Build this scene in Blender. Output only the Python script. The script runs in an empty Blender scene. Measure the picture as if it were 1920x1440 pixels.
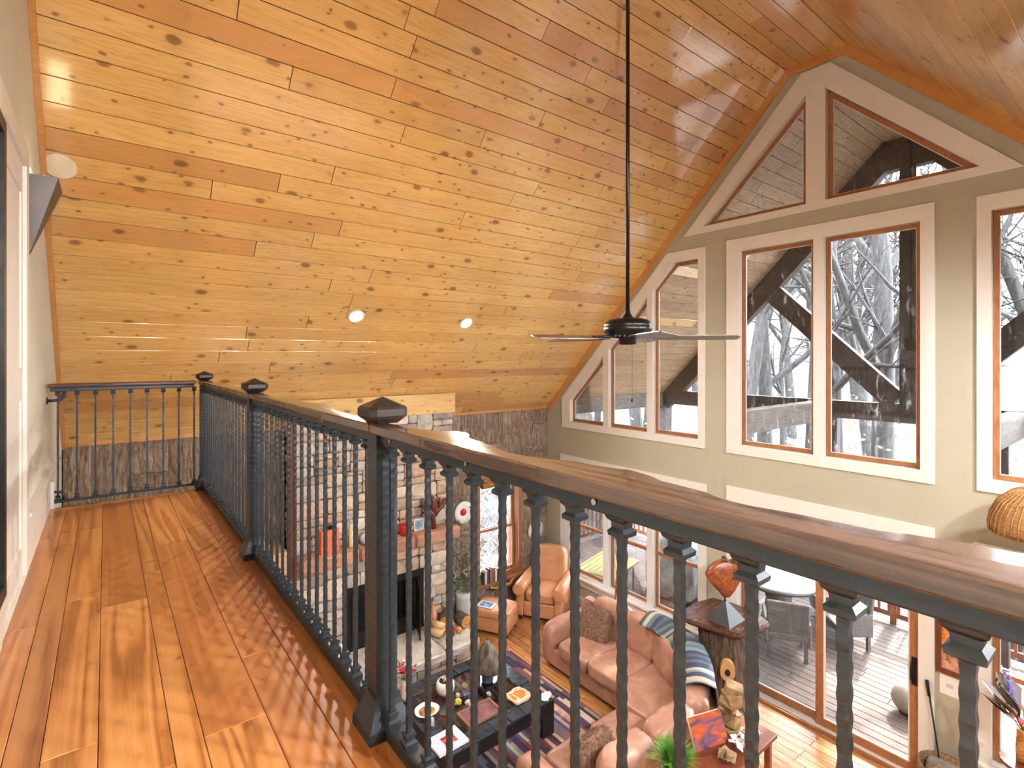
import bpy, bmesh, math, random
from mathutils import Vector, Matrix
from mathutils.geometry import tessellate_polygon
SC = bpy.context.scene
COL = SC.collection
PI = math.pi
rnd = random.Random(7)

# ------------------------------------------------------------------ camera
cd = bpy.data.cameras.new('camera'); cam = bpy.data.objects.new('camera', cd); COL.objects.link(cam)
cd.sensor_width = 36.0; cd.lens = 974.0 / 1920.0 * 36.0; cd.shift_y = -51.0 / 1920.0
cd.clip_start = 0.02; cd.clip_end = 500
cam.location = (0, 0, 4.55); cam.rotation_euler = (PI / 2, 0, math.radians(-38.04))
SC.camera = cam
SC.view_settings.view_transform = 'Standard'; SC.view_settings.look = 'None'
SC.view_settings.gamma = 1.0; SC.view_settings.use_curve_mapping = False
SC.view_settings.exposure = 0.62
SC.cycles.use_denoising = True
SC.cycles.max_bounces = 6; SC.cycles.diffuse_bounces = 3; SC.cycles.glossy_bounces = 2; SC.cycles.transparent_max_bounces = 12
SC.cycles.caustics_reflective = False; SC.cycles.caustics_refractive = False
SC.cycles.use_adaptive_sampling = True; SC.cycles.adaptive_threshold = 0.13; SC.cycles.adaptive_min_samples = 12
SC.cycles.sample_clamp_indirect = 6.0

# ------------------------------------------------------------------ sky and sun
SUN_AZ = math.atan2(0.105, 1.0); SUN_EL = math.radians(40)
w = bpy.data.worlds.new('world'); SC.world = w; w.use_nodes = True
wn = w.node_tree; bg = wn.nodes['Background']
sky = wn.nodes.new('ShaderNodeTexSky'); sky.sky_type = 'NISHITA'; sky.sun_disc = False
sky.sun_elevation = SUN_EL; sky.sun_rotation = PI / 2 - SUN_AZ
sky.dust_density = 3.0; sky.air_density = 1.0; sky.ozone_density = 1.0
mixw = wn.nodes.new('ShaderNodeMixRGB'); mixw.inputs[0].default_value = 0.5
mixw.inputs[2].default_value = (5.2, 5.6, 6.2, 1)
wn.links.new(sky.outputs[0], mixw.inputs[1]); wn.links.new(mixw.outputs[0], bg.inputs[0])
bg.inputs[1].default_value = 3.6
sl = bpy.data.lights.new('sun', 'SUN'); so = bpy.data.objects.new('sun', sl); COL.objects.link(so)
sl.energy = 9.0; sl.angle = math.radians(0.8); sl.color = (1.0, 0.93, 0.82)
sd = Vector((math.cos(SUN_EL) * math.cos(SUN_AZ), math.cos(SUN_EL) * math.sin(SUN_AZ), math.sin(SUN_EL)))
so.rotation_euler = sd.to_track_quat('Z', 'Y').to_euler(); so.location = (20, 2, 18)

# ------------------------------------------------------------------ helpers
def S(r, g, b):
    f = lambda c: ((c / 255 + 0.055) / 1.055) ** 2.4 if c > 10.3 else c / 255 / 12.92
    return (f(r), f(g), f(b), 1.0)

class MB:
    def __init__(s): s.v = []; s.f = []; s.uv = {}
    def add(s, vs, fs):
        b = len(s.v); s.v += [tuple(v) for v in vs]; s.f += [tuple(i + b for i in f) for f in fs]; return b
    def box(s, x0, x1, y0, y1, z0, z1):
        s.add([(x0,y0,z0),(x1,y0,z0),(x1,y1,z0),(x0,y1,z0),(x0,y0,z1),(x1,y0,z1),(x1,y1,z1),(x0,y1,z1)],
              [(0,3,2,1),(4,5,6,7),(0,1,5,4),(1,2,6,5),(2,3,7,6),(3,0,4,7)]); return s
    def obox(s, c, dims, rot=(0, 0, 0), ch=0.0):
        from mathutils import Euler
        R = Euler(rot).to_matrix(); a, b, d = [k / 2 for k in dims]; c = Vector(c)
        if ch <= 0:
            P = [(-a,-b,-d),(a,-b,-d),(a,b,-d),(-a,b,-d),(-a,-b,d),(a,-b,d),(a,b,d),(-a,b,d)]
            s.add([c + R @ Vector(p) for p in P], [(0,3,2,1),(4,5,6,7),(0,1,5,4),(1,2,6,5),(2,3,7,6),(3,0,4,7)])
        else:
            bm = bmesh.new(); bmesh.ops.create_cube(bm, size=1.0)
            for v in bm.verts: v.co = Vector((v.co.x * dims[0], v.co.y * dims[1], v.co.z * dims[2]))
            bmesh.ops.bevel(bm, geom=bm.edges[:], offset=ch, segments=2, affect='EDGES', profile=0.5)
            bm.verts.index_update()
            s.add([c + R @ v.co for v in bm.verts], [[v.index for v in f.verts] for f in bm.faces]); bm.free()
        return s
    def tube(s, pts, r, n=8, caps=True):
        pts = [Vector(p) for p in pts]; k = len(pts)
        rr = r if isinstance(r, (list, tuple)) else [r] * k
        vs = []; t0 = (pts[1] - pts[0]).normalized()
        up = Vector((0, 0, 1)) if abs(t0.z) < 0.9 else Vector((1, 0, 0))
        nrm = t0.cross(up).normalized()
        for i in range(k):
            t = (pts[min(i + 1, k - 1)] - pts[max(i - 1, 0)]).normalized()
            nrm = (nrm - t * nrm.dot(t)); nrm = nrm.normalized() if nrm.length > 1e-6 else t.orthogonal().normalized()
            b = t.cross(nrm)
            for j in range(n):
                a = 2 * PI * j / n; vs.append(pts[i] + (nrm * math.cos(a) + b * math.sin(a)) * rr[i])
        fs = [(i*n+j, i*n+(j+1)%n, (i+1)*n+(j+1)%n, (i+1)*n+j) for i in range(k-1) for j in range(n)]
        if caps: fs += [tuple(range(n - 1, -1, -1)), tuple(range((k-1)*n, k*n))]
        s.add(vs, fs); return s
    def lathe(s, prof, n=20, c=(0, 0, 0), wob=0.0, seed=1):
        q = random.Random(seed); vs = []; k = len(prof)
        ph = [q.uniform(0, 6.28) for _ in range(4)]
        for (r, z) in prof:
            for j in range(n):
                a = 2 * PI * j / n
                m = 1 + wob * (math.sin(2*a+ph[0]) + 0.6*math.sin(3*a+ph[1]+z*4) + 0.5*math.sin(5*a+ph[2]))
                vs.append((c[0] + r*m*math.cos(a), c[1] + r*m*math.sin(a), c[2] + z))
        fs = [(i*n+j, i*n+(j+1)%n, (i+1)*n+(j+1)%n, (i+1)*n+j) for i in range(k-1) for j in range(n)]
        if prof[0][0] > 1e-4: fs.append(tuple(range(n-1, -1, -1)))
        if prof[-1][0] > 1e-4: fs.append(tuple(range((k-1)*n, k*n)))
        s.add(vs, fs); return s
    def prism(s, poly, vec):
        n = len(poly); v = Vector(vec); P = [Vector(p) for p in poly]
        s.add(P + [p + v for p in P], [tuple(range(n-1, -1, -1)), tuple(range(n, 2*n))] + [(i, (i+1)%n, n+(i+1)%n, n+i) for i in range(n)]); return s
    def sbox(s, c, dims, k=5.0, n=6, rot=(0, 0, 0), wr=0.0, seed=0, sag=0.0):
        """rounded soft box: a cube surface pulled onto a superquadric, with optional wrinkles"""
        from mathutils import Euler
        R = Euler(rot).to_matrix(); c = Vector(c); q = random.Random(seed)
        ph = [q.uniform(0, 6.28) for _ in range(6)]
        idx = {}; vs = []; fs = []
        def put(p):
            key = tuple(round(t, 5) for t in p)
            if key in idx: return idx[key]
            nn = (abs(p[0])**k + abs(p[1])**k + abs(p[2])**k) ** (1.0 / k)
            u = [t / nn for t in p]
            d = Vector((u[0]*dims[0]/2, u[1]*dims[1]/2, u[2]*dims[2]/2))
            if wr:
                m = wr * (math.sin(u[0]*5+ph[0]+2*math.sin(u[1]*3+ph[1])) + 0.7*math.sin(u[1]*9+ph[2]+u[0]*4) + 0.5*math.sin(u[0]*13+ph[3]-u[2]*6))
                d += Vector(u).normalized() * m
            if sag: d.z -= sag * (1 - u[0]**2) * (1 - u[1]**2) * (1 if u[2] > 0 else 0)
            idx[key] = len(vs); vs.append(c + R @ d); return idx[key]
        for ax in range(3):
            for sg in (-1, 1):
                for i in range(n):
                    for j in range(n):
                        q4 = []
                        for (a, b) in ((i, j), (i+1, j), (i+1, j+1), (i, j+1)):
                            p = [0, 0, 0]; p[ax] = sg; p[(ax+1)%3] = -1 + 2*a/n; p[(ax+2)%3] = -1 + 2*b/n
                            q4.append(put(p))
                        fs.append(tuple(q4 if sg > 0 else q4[::-1]))
        s.add(vs, fs); return s
    def ball(s, c, r, n=10, sc=(1, 1, 1)):
        m = max(4, n // 2)
        prof = [(math.sin(PI*i/m), -math.cos(PI*i/m)) for i in range(m+1)]
        vs = []; 
        for (a, z) in prof:
            for j in range(n):
                t = 2*PI*j/n; vs.append((c[0]+r*a*sc[0]*math.cos(t), c[1]+r*a*sc[1]*math.sin(t), c[2]+r*z*sc[2]))
        s.add(vs, [(i*n+j, i*n+(j+1)%n, (i+1)*n+(j+1)%n, (i+1)*n+j) for i in range(m) for j in range(n)]); return s
    def holed(s, outer, holes, to3, d0, d1):
        polys = [outer] + holes
        tri = tessellate_polygon([[Vector((p[0], p[1], 0)) for p in po] for po in polys])
        flat = [p for po in polys for p in po]; n = len(flat)
        vs = [to3(p[0], p[1], d0) for p in flat] + [to3(p[0], p[1], d1) for p in flat]
        fs = [tuple(t) for t in tri] + [tuple(i + n for i in t[::-1]) for t in tri]
        b = 0
        for po in polys:
            m = len(po)
            for i in range(m): fs.append((b+i, b+(i+1)%m, n+b+(i+1)%m, n+b+i))
            b += m
        s.add(vs, fs); return s
    def mesh(s, name, smooth=False, uvs=None):
        me = bpy.data.meshes.new(name); me.from_pydata(s.v, [], s.f); me.validate()
        bm = bmesh.new(); bm.from_mesh(me)
        bmesh.ops.remove_doubles(bm, verts=bm.verts, dist=1e-6)
        bmesh.ops.recalc_face_normals(bm, faces=bm.faces); bm.to_mesh(me); bm.free()
        if smooth:
            for p in me.polygons: p.use_smooth = True
        return me
    def build(s, name, mat, parent=None, smooth=False, loc=None, rot=None):
        return link(name, s.mesh(name, smooth), mat, parent, loc, rot)

def link(name, me, mat, parent=None, loc=None, rot=None):
    o = bpy.data.objects.new(name, me); COL.objects.link(o)
    if mat is not None and len(me.materials) == 0: me.materials.append(mat)
    if parent is not None: o.parent = parent
    if loc is not None: o.location = loc
    if rot is not None: o.rotation_euler = rot
    return o
def tag(o, label=None, cat=None, group=None, kind=None):
    if label: o['label'] = label
    if cat: o['category'] = cat
    if group: o['group'] = group
    if kind: o['kind'] = kind
    return o
def thing(name, label, cat, loc=(0, 0, 0), rz=0.0, group=None):
    o = bpy.data.objects.new(name, None); COL.objects.link(o); o.location = loc; o.rotation_euler = (0, 0, rz)
    o.empty_display_size = 0.1
    return tag(o, label, cat, group)
def struct(name, mb, mat, parent=None, smooth=False):
    o = mb.build(name, mat, parent, smooth)
    if parent is None: o['kind'] = 'structure'
    return o
def frame_mat(o, origin, ex, ey, ez):
    ex, ey, ez = Vector(ex), Vector(ey), Vector(ez)
    o.matrix_basis = Matrix(((ex.x, ey.x, ez.x, origin[0]), (ex.y, ey.y, ez.y, origin[1]), (ex.z, ey.z, ez.z, origin[2]), (0, 0, 0, 1)))
def inset(poly, d):
    """offset of a convex polygon inwards"""
    n = len(poly); A = sum(poly[i][0]*poly[(i+1)%n][1]-poly[(i+1)%n][0]*poly[i][1] for i in range(n))
    sg = 1 if A > 0 else -1; L = []
    for i in range(n):
        p, q = Vector(poly[i]), Vector(poly[(i+1)%n]); t = (q-p).normalized(); nn = Vector((-t.y, t.x)) * sg
        L.append((p + nn*d, t))
    out = []
    for i in range(n):
        p, t = L[i-1]; q, u = L[i]
        den = t.x*u.y - t.y*u.x
        k = ((q.x-p.x)*u.y - (q.y-p.y)*u.x) / den
        out.append((p.x + t.x*k, p.y + t.y*k))
    return out

# ------------------------------------------------------------------ materials
class NT:
    def __init__(s, name):
        s.m = bpy.data.materials.new(name); s.m.use_nodes = True; s.t = s.m.node_tree
        for n in list(s.t.nodes): s.t.nodes.remove(n)
        s.out = s.t.nodes.new('ShaderNodeOutputMaterial')
    def n(s, typ, ins=None, **kw):
        o = s.t.nodes.new('ShaderNode' + typ)
        for k, v in kw.items(): setattr(o, k, v)
        for k, v in (ins or {}).items():
            if hasattr(v, 'is_output') or isinstance(v, bpy.types.NodeSocket): s.t.links.new(v, o.inputs[k])
            else: o.inputs[k].default_value = v
        return o
    def math(s, op, a, b=0.0, c=0.0):
        return s.n('Math', {0: a, 1: b, 2: c}, operation=op).outputs[0]
    def mix(s, f, a, b, typ='MIX'):
        return s.n('MixRGB', {0: f, 1: a, 2: b}, blend_type=typ).outputs[0]
    def ramp(s, f, stops, interp='LINEAR'):
        r = s.n('ValToRGB', {0: f}); cr = r.color_ramp; cr.interpolation = interp
        while len(cr.elements) < len(stops): cr.elements.new(0.5)
        for e, (p, c) in zip(cr.elements, stops): e.position = p; e.color = c
        return r.outputs[0]
    def coords(s, scale=(1, 1, 1), rot=(0, 0, 0), off=True, space='world'):
        if space == 'world': v = s.n('NewGeometry').outputs['Position']
        else: v = s.n('TexCoord').outputs['Object']
        if off:
            r = s.n('ObjectInfo').outputs['Random']
            k = s.n('CombineXYZ', {0: s.math('MULTIPLY', r, 37.0), 1: s.math('MULTIPLY', r, 53.0), 2: s.math('MULTIPLY', r, 71.0)}).outputs[0]
            v = s.n('VectorMath', {0: v, 1: k}, operation='ADD').outputs[0]
        return s.n('Mapping', {0: v, 'Rotation': rot, 'Scale': scale}).outputs[0]
    def noise(s, v, sc, det=4.0, rough=0.55, dist=0.0):
        return s.n('TexNoise', {'Vector': v, 'Scale': sc, 'Detail': det, 'Roughness': rough, 'Distortion': dist}).outputs[0]
    def finish(s, col, rough=0.5, metal=0.0, bump=None, bs=0.3, bd=0.01, coat=0.0, spec=0.5, **extra):
        p = s.n('BsdfPrincipled', {'Base Color': col, 'Roughness': rough, 'Metallic': metal, 'Coat Weight': coat, 'Specular IOR Level': spec})
        for k, v in extra.items(): p.inputs[k.replace('_', ' ')].default_value = v
        if bump is not None:
            b = s.n('Bump', {'Height': bump, 'Strength': bs, 'Distance': bd}); s.t.links.new(b.outputs[0], p.inputs['Normal'])
        s.t.links.new(p.outputs[0], s.out.inputs[0]); return s.m

def flat(name, c, rough=0.5, metal=0.0, var=0.08, sc=8.0, bump=0.0, bd=0.004, coat=0.0, rv=0.0, space='world', spec=0.5):
    """one colour with a faint procedural mottling"""
    t = NT(name); v = t.coords(space=space); f = t.noise(v, sc, 5.0)
    d = tuple(k * (1 - var) for k in c[:3]) + (1,); l = tuple(min(1, k * (1 + var)) for k in c[:3]) + (1,)
    col = t.ramp(f, [(0.3, d), (0.7, l)])
    if rv:
        r = t.n('ObjectInfo').outputs['Random']
        h = t.n('HueSaturation', {'Hue': 0.5, 'Saturation': 1.0, 'Value': t.math('MULTIPLY_ADD', r, rv * 2, 1 - rv), 'Color': col}); col = h.outputs[0]
    return t.finish(col, rough, metal, f if bump else None, bump, bd, coat, spec)

def wood(name, lo, mid, hi, grain=(0.7, 14, 14), rings=18.0, rough=0.35, knots=0.0, coat=0.0, rv=0.15, ringamt=0.4, bump=0.05, base=2.0, spec=0.5, tint=None, tintp=0.25, cior=1.5):
    """boards: contour lines of a stretched noise give the grain, rings and cathedral figure; cells give the knots"""
    t = NT(name)
    v = t.coords(scale=grain); n1 = t.noise(v, base, 1.5, 0.5, 0.2)
    ring = t.math('MULTIPLY_ADD', t.math('SINE', t.math('MULTIPLY', n1, rings * 6.0)), 0.5, 0.5)
    fine = t.noise(v, 18.0, 2.0)
    f = t.math('ADD', t.math('MULTIPLY', ring, ringamt), t.math('MULTIPLY', fine, 1 - ringamt))
    col = t.ramp(f, [(0.15, lo), (0.5, mid), (0.85, hi)])
    bl = t.noise(v, 0.35, 2.0)
    col = t.mix(t.math('MULTIPLY', t.ramp(bl, [(0.4, (0, 0, 0, 1)), (0.75, (1, 1, 1, 1))]), 0.45), col, lo)
    r = t.n('ObjectInfo').outputs['Random']
    r2 = t.math('FRACT', t.math('MULTIPLY', r, 17.31))
    if tint: col = t.mix(t.math('MULTIPLY', t.math('LESS_THAN', r2, tintp), 0.55), col, tint)
    if knots:
        vk = t.coords(scale=(0.62, 1, 1)); w_ = t.noise(vk, 14.0, 1.0)
        for (sc, th, st) in ((4.2, 0.155, 0.92), (10.0, 0.15, 0.85)):
            vk2 = t.n('VectorMath', {0: vk, 1: t.n('CombineXYZ', {0: t.math('MULTIPLY', w_, 0.03), 1: t.math('MULTIPLY', w_, 0.03)}).outputs[0]}, operation='ADD').outputs[0]
            vo = t.n('TexVoronoi', {'Vector': vk2, 'Scale': sc, 'Randomness': 1.0})
            k = t.ramp(t.math('DIVIDE', vo.outputs['Distance'], th * knots), [(0.0, (1, 1, 1, 1)), (0.62, (0.85, 0.85, 0.85, 1)), (0.8, (0.25, 0.25, 0.25, 1)), (1.0, (0, 0, 0, 1))])
            col = t.mix(t.math('MULTIPLY', k, st), col, S(70, 34, 18))
            halo = t.ramp(t.math('DIVIDE', vo.outputs['Distance'], th * knots * 2.4), [(0.2, (1, 1, 1, 1)), (1.0, (0, 0, 0, 1))])
            col = t.mix(t.math('MULTIPLY', halo, 0.28), col, lo)
    col = t.n('HueSaturation', {'Hue': 0.5, 'Saturation': 1.0, 'Value': t.math('MULTIPLY_ADD', r, rv * 2, 1 - rv), 'Color': col}).outputs[0]
    return t.finish(col, rough, 0.0, f, bump, 0.002, coat, spec, Coat_Roughness=0.13, Coat_IOR=cior)

def ramped(name, stops, scale=(1, 1, 1), sc=6.0, det=6.0, rough=0.7, bump=0.4, bd=0.01, dist=0.0, rv=0.0, metal=0.0, coat=0.0, hue=0.0, space='world', nr=0.6):
    t = NT(name); v = t.coords(scale=scale, space=space); f = t.noise(v, sc, det, nr, dist)
    col = t.ramp(f, stops)
    if rv or hue:
        r = t.n('ObjectInfo').outputs['Random']; r2 = t.math('FRACT', t.math('MULTIPLY', r, 9.77))
        col = t.n('HueSaturation', {'Hue': t.math('MULTIPLY_ADD', r2, hue * 2, 0.5 - hue), 'Saturation': 1.0, 'Value': t.math('MULTIPLY_ADD', r, rv * 2, 1 - rv), 'Color': col}).outputs[0]
    return t.finish(col, rough, metal, f, bump, bd, coat)

def glass(name, tint=(0.96, 0.98, 0.98, 1), refl=0.06, dirt=0.0):
    t = NT(name)
    tr = t.n('BsdfTransparent', {0: tint}); gl = t.n('BsdfGlossy', {0: (1, 1, 1, 1), 'Roughness': 0.02})
    fr = t.n('Fresnel', {'IOR': 1.45}).outputs[0]
    m = t.n('MixShader', {0: t.math('MULTIPLY', fr, 0.8), 1: tr.outputs[0], 2: gl.outputs[0]})
    o = m.outputs[0]
    if dirt:
        v = t.coords(scale=(1, 1, 0.25)); d = t.ramp(t.noise(v, 14.0, 8.0, 0.75), [(0.56, (0, 0, 0, 1)), (0.8, (1, 1, 1, 1))])
        sp = t.n('TexVoronoi', {'Vector': t.coords(), 'Scale': 26.0}).outputs['Distance']
        d2 = t.math('LESS_THAN', sp, 0.07)
        dd = t.math('MULTIPLY', t.math('MAXIMUM', d, d2), dirt)
        df = t.n('BsdfDiffuse', {0: S(215, 220, 228)})
        tl = t.n('BsdfTranslucent', {0: S(215, 220, 228)})
        md = t.n('MixShader', {0: 0.6, 1: df.outputs[0], 2: tl.outputs[0]})
        o = t.n('MixShader', {0: dd, 1: o, 2: md.outputs[0]}).outputs[0]
    t.t.links.new(o, t.out.inputs[0]); return t.m

def emit(name, c, st):
    t = NT(name); v = t.coords(); f = t.noise(v, 30.0)
    e = t.n('Emission', {0: t.mix(f, c, tuple(min(1, k * 1.05) for k in c[:3]) + (1,)), 1: st}); t.t.links.new(e.outputs[0], t.out.inputs[0]); return t.m

def bands(name, axis, cols, width, seglen=0.0, rough=0.85, bump=0.2, uv=False):
    """woven stripes: one colour per band along an axis"""
    t = NT(name)
    p = t.n('TexCoord').outputs['UV'] if uv else t.n('NewGeometry').outputs['Position']
    x = t.n('SeparateXYZ', {0: p}).outputs
    a = x[axis]; b = x[1 - axis]
    wob = t.math('MULTIPLY', t.noise(p, 3.0, 2.0), width * 0.25)
    row = t.math('FLOOR', t.math('DIVIDE', t.math('ADD', a, wob), width))
    if seglen:
        sh = t.n('TexWhiteNoise', {'W': row}, noise_dimensions='1D').outputs['Value']
        seg = t.math('FLOOR', t.math('ADD', t.math('DIVIDE', b, seglen), t.math('MULTIPLY', sh, 5.0)))
        row = t.math('ADD', row, t.math('MULTIPLY', seg, 37.7))
    h = t.n('TexWhiteNoise', {'W': row}, noise_dimensions='1D').outputs['Value']
    n = len(cols); col = t.ramp(h, [(i / n, c) for i, c in enumerate(cols)], 'CONSTANT')
    f = t.noise(p, 160.0, 2.0); col = t.mix(t.math('MULTIPLY', f, 0.35), col, S(60, 45, 50))
    return t.finish(col, rough, 0, f, bump, 0.003)

M = {}
M['pine'] = wood('ceiling_pine', S(204, 152, 80), S(229, 187, 112), S(238, 200, 132), (0.5, 9, 9), 7.0, 0.3, 1.12, 1.0, 0.07, 0.22, 0.03, 1.6, tint=S(198, 134, 80), tintp=0.16, cior=2.1)
M['pine_trim'] = wood('pine_trim', S(186, 126, 66), S(204, 146, 86), S(214, 160, 100), (0.5, 9, 9), 7.0, 0.3, 0.35, 0.1, 0.05, 0.22, 0.03, 1.6)
M['oak'] = wood('balcony_oak', S(152, 92, 46), S(196, 130, 70), S(212, 152, 92), (8, 0.26, 8), 7.0, 0.3, 0.0, 0.25, 0.11, 0.5, 0.02, 1.0, tint=S(166, 98, 54), tintp=0.25)
M['oak2'] = wood('lower_oak', S(150, 96, 52), S(188, 132, 80), S(204, 152, 100), (9, 0.5, 9), 6.0, 0.25, 0.0, 0.2, 0.14, 0.45, 0.03, 1.5)
M['sash'] = wood('sash_wood', S(136, 86, 52), S(166, 110, 70), S(182, 128, 86), (9, 9, 0.8), 8.0, 0.35, 0.0, 0.1, 0.06, 0.3, 0.03)
M['walnut'] = wood('walnut', S(48, 37, 33), S(76, 58, 50), S(100, 80, 70), (12, 0.5, 12), 5.0, 0.25, 0.0, 0.8, 0.04, 0.4, 0.04, 1.6)
M['walnut_x'] = wood('walnut_cross', S(52, 28, 20), S(88, 52, 38), S(112, 70, 52), (0.8, 9, 9), 8.0, 0.24, 0.0, 0.3, 0.05, 0.5, 0.04, 1.6)
M['deck'] = wood('deck_board', S(62, 50, 45), S(92, 78, 71), S(112, 99, 92), (9, 0.6, 9), 8.0, 0.7, 0.0, 0.0, 0.14, 0.4, 0.08)
M['porch'] = wood('porch_board', S(128, 104, 80), S(168, 140, 112), S(186, 160, 132), (0.6, 9, 9), 7.0, 0.6, 0.6, 0.0, 0.1, 0.3, 0.05, 1.6)
M['timber'] = wood('dark_timber', S(38, 30, 30), S(58, 46, 44), S(76, 62, 58), (3, 3, 3), 8.0, 0.6, 0.0, 0.0, 0.1, 0.4, 0.06)
M['timber_gray'] = wood('weathered_timber', S(70, 60, 54), S(104, 92, 84), S(130, 118, 108), (0.7, 9, 9), 8.0, 0.7, 0.3, 0.0, 0.1, 0.4, 0.06)
M['deckrail'] = wood('deck_rail_wood', S(96, 50, 26), S(132, 74, 42), S(156, 96, 58), (9, 9, 0.8), 8.0, 0.5, 0.0, 0.0, 0.1, 0.3, 0.05)
M['lightwood'] = wood('light_wood', S(196, 152, 104), S(218, 178, 130), S(230, 196, 152), (9, 9, 0.8), 6.0, 0.45, 0.0, 0.0, 0.05, 0.3, 0.03)
M['redwood'] = wood('reddish_wood', S(84, 36, 22), S(120, 60, 38), S(140, 78, 52), (9, 9, 0.8), 6.0, 0.35, 0.0, 0.1, 0.05, 0.3, 0.03)
M['burl'] = ramped('burl_wood', [(0.25, S(70, 30, 18)), (0.5, S(150, 76, 44)), (0.75, S(190, 118, 78))], (1, 1, 1), 9.0, 6.0, 0.3, 0.15, 0.004, 2.5, coat=0.3)
M['log'] = ramped('cut_log_end', [(0.3, S(150, 92, 44)), (0.6, S(206, 150, 88)), (0.8, S(226, 182, 128))], (1, 1, 1), 16.0, 3.0, 0.7, 0.2, 0.004, 1.5)
M['rattan'] = ramped('rattan', [(0.3, S(116, 76, 38)), (0.7, S(196, 146, 86))], (2, 2, 26), 5.0, 3.0, 0.5, 0.6, 0.006)
M['rattan_dark'] = ramped('dark_wicker', [(0.3, S(44, 40, 38)), (0.7, S(104, 96, 90))], (12, 12, 26), 4.0, 2.0, 0.6, 0.6, 0.006)
M['basket'] = ramped('basket_weave', [(0.3, S(88, 62, 40)), (0.7, S(176, 140, 100))], (10, 10, 22), 4.0, 2.0, 0.7, 0.7, 0.008)
M['iron'] = flat('wrought_iron', S(44, 53, 61), 0.38, 0.1, 0.12, 30.0, 0.15, 0.002)
M['iron_cap'] = flat('bronzed_cap', S(50, 42, 40), 0.38, 0.4, 0.12, 20.0, 0.1, 0.002)
M['black'] = flat('black_metal', S(26, 26, 27), 0.45, 0.3, 0.1, 20.0)
M['fanblack'] = flat('fan_black', S(32, 31, 31), 0.3, 0.5, 0.1, 20.0)
M['bladewood'] = wood('fan_blade', S(66, 52, 50), S(92, 76, 74), S(110, 94, 92), (6, 6, 6), 6.0, 0.35, 0, 0.2, 0.04)
M['white'] = flat('white_paint', S(228, 224, 216), 0.4, 0.0, 0.03, 6.0)
M['sage'] = flat('sage_wall_paint', S(180, 175, 154), 0.75, 0.0, 0.03, 3.0, 0.05, 0.002)
M['pale'] = flat('pale_wall_paint', S(214, 214, 202), 0.75, 0.0, 0.03, 3.0, 0.05, 0.002)
M['cream'] = flat('cream_wall_paint', S(212, 200, 168), 0.75, 0.0, 0.03, 3.0)
M['dark'] = flat('sooty_black', S(20, 18, 17), 0.8, 0.0, 0.3, 6.0)
M['joint'] = flat('dark_joint', S(50, 28, 12), 0.9, 0.0, 0.2, 6.0)
M['mortar'] = flat('mortar', S(78, 68, 60), 0.95, 0.0, 0.15, 20.0, 0.4)
def stone_mat():
    t = NT('field_stone'); v = t.coords(); f = t.noise(v, 5.0, 8.0, 0.65, 0.5); r = t.n('ObjectInfo').outputs['Random']
    own = t.ramp(r, [(0.0, S(196, 192, 186)), (0.22, S(214, 202, 182)), (0.42, S(186, 164, 140)), (0.58, S(204, 176, 154)), (0.74, S(170, 162, 154)), (0.88, S(222, 214, 202))], 'CONSTANT')
    mott = t.ramp(f, [(0.28, S(126, 104, 84)), (0.45, S(206, 196, 184)), (0.62, S(232, 226, 216)), (0.8, S(196, 160, 128))])
    col = t.mix(0.8, own, mott, 'MULTIPLY'); col = t.n('HueSaturation', {'Hue': 0.5, 'Saturation': 0.9, 'Value': 1.25, 'Color': col}).outputs[0]
    return t.finish(col, 0.85, 0.0, f, 0.6, 0.02)
M['stone'] = stone_mat()
M['stone_red'] = ramped('mantel_stone', [(0.25, S(136, 92, 70)), (0.5, S(176, 128, 102)), (0.8, S(198, 160, 134))], (1, 1, 1), 4.0, 8.0, 0.85, 0.6, 0.015, 0.5, 0.08)
M['bark'] = ramped('poplar_bark', [(0.28, S(84, 68, 56)), (0.46, S(140, 120, 102)), (0.6, S(180, 164, 146)), (0.78, S(212, 200, 184))], (11, 11, 1.7), 3.0, 9.0, 0.95, 1.0, 0.03, 0.8, 0.16, nr=0.7)
M['stumpbark'] = ramped('stump_bark', [(0.3, S(40, 30, 25)), (0.5, S(92, 72, 58)), (0.75, S(146, 122, 100))], (11, 11, 1.6), 3.0, 8.0, 0.9, 1.0, 0.03, 0.8)
M['leather_tan'] = ramped('tan_leather', [(0.3, S(190, 130, 88)), (0.7, S(212, 156, 114))], (1, 1, 1), 5.0, 6.0, 0.34, 0.15, 0.004, 0.5, coat=0.1)
M['leather'] = ramped('brown_leather', [(0.25, S(156, 110, 90)), (0.55, S(182, 136, 115)), (0.8, S(202, 164, 145))], (1, 1, 1), 4.0, 7.0, 0.36, 0.18, 0.008, 0.8, coat=0.1)
M['fur'] = ramped('brown_fur', [(0.3, S(86, 58, 44)), (0.6, S(142, 108, 88)), (0.8, S(188, 156, 132))], (1, 1, 1), 30.0, 4.0, 0.9, 0.6, 0.01)
M['tile'] = flat('dark_leather_tile', S(54, 60, 70), 0.24, 0.0, 0.35, 14.0, 0.2, 0.003, 0.2, 0.25)
M['tableblack'] = flat('table_black', S(26, 25, 27), 0.45, 0.0, 0.25, 10.0, 0.2)
M['pane'] = glass('window_glass')
M['pane_dirty'] = glass('dusty_window_glass', dirt=0.45)
M['tableglass'] = glass('table_glass', (0.97, 0.98, 0.98, 1))
M['rug'] = bands('rug_stripes', 0, [S(88, 58, 78), S(206, 190, 172), S(56, 46, 52), S(150, 66, 62), S(104, 100, 112), S(214, 160, 132), S(72, 56, 92), S(46, 40, 44), S(166, 148, 140), S(126, 60, 74)], 0.045, 0.42)
M['throw'] = bands('throw_stripes', 0, [S(84, 104, 120), S(190, 182, 164), S(58, 62, 88), S(128, 148, 156), S(74, 88, 92), S(158, 160, 150), S(66, 70, 96), S(104, 126, 136)], 0.055, uv=True)
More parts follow.
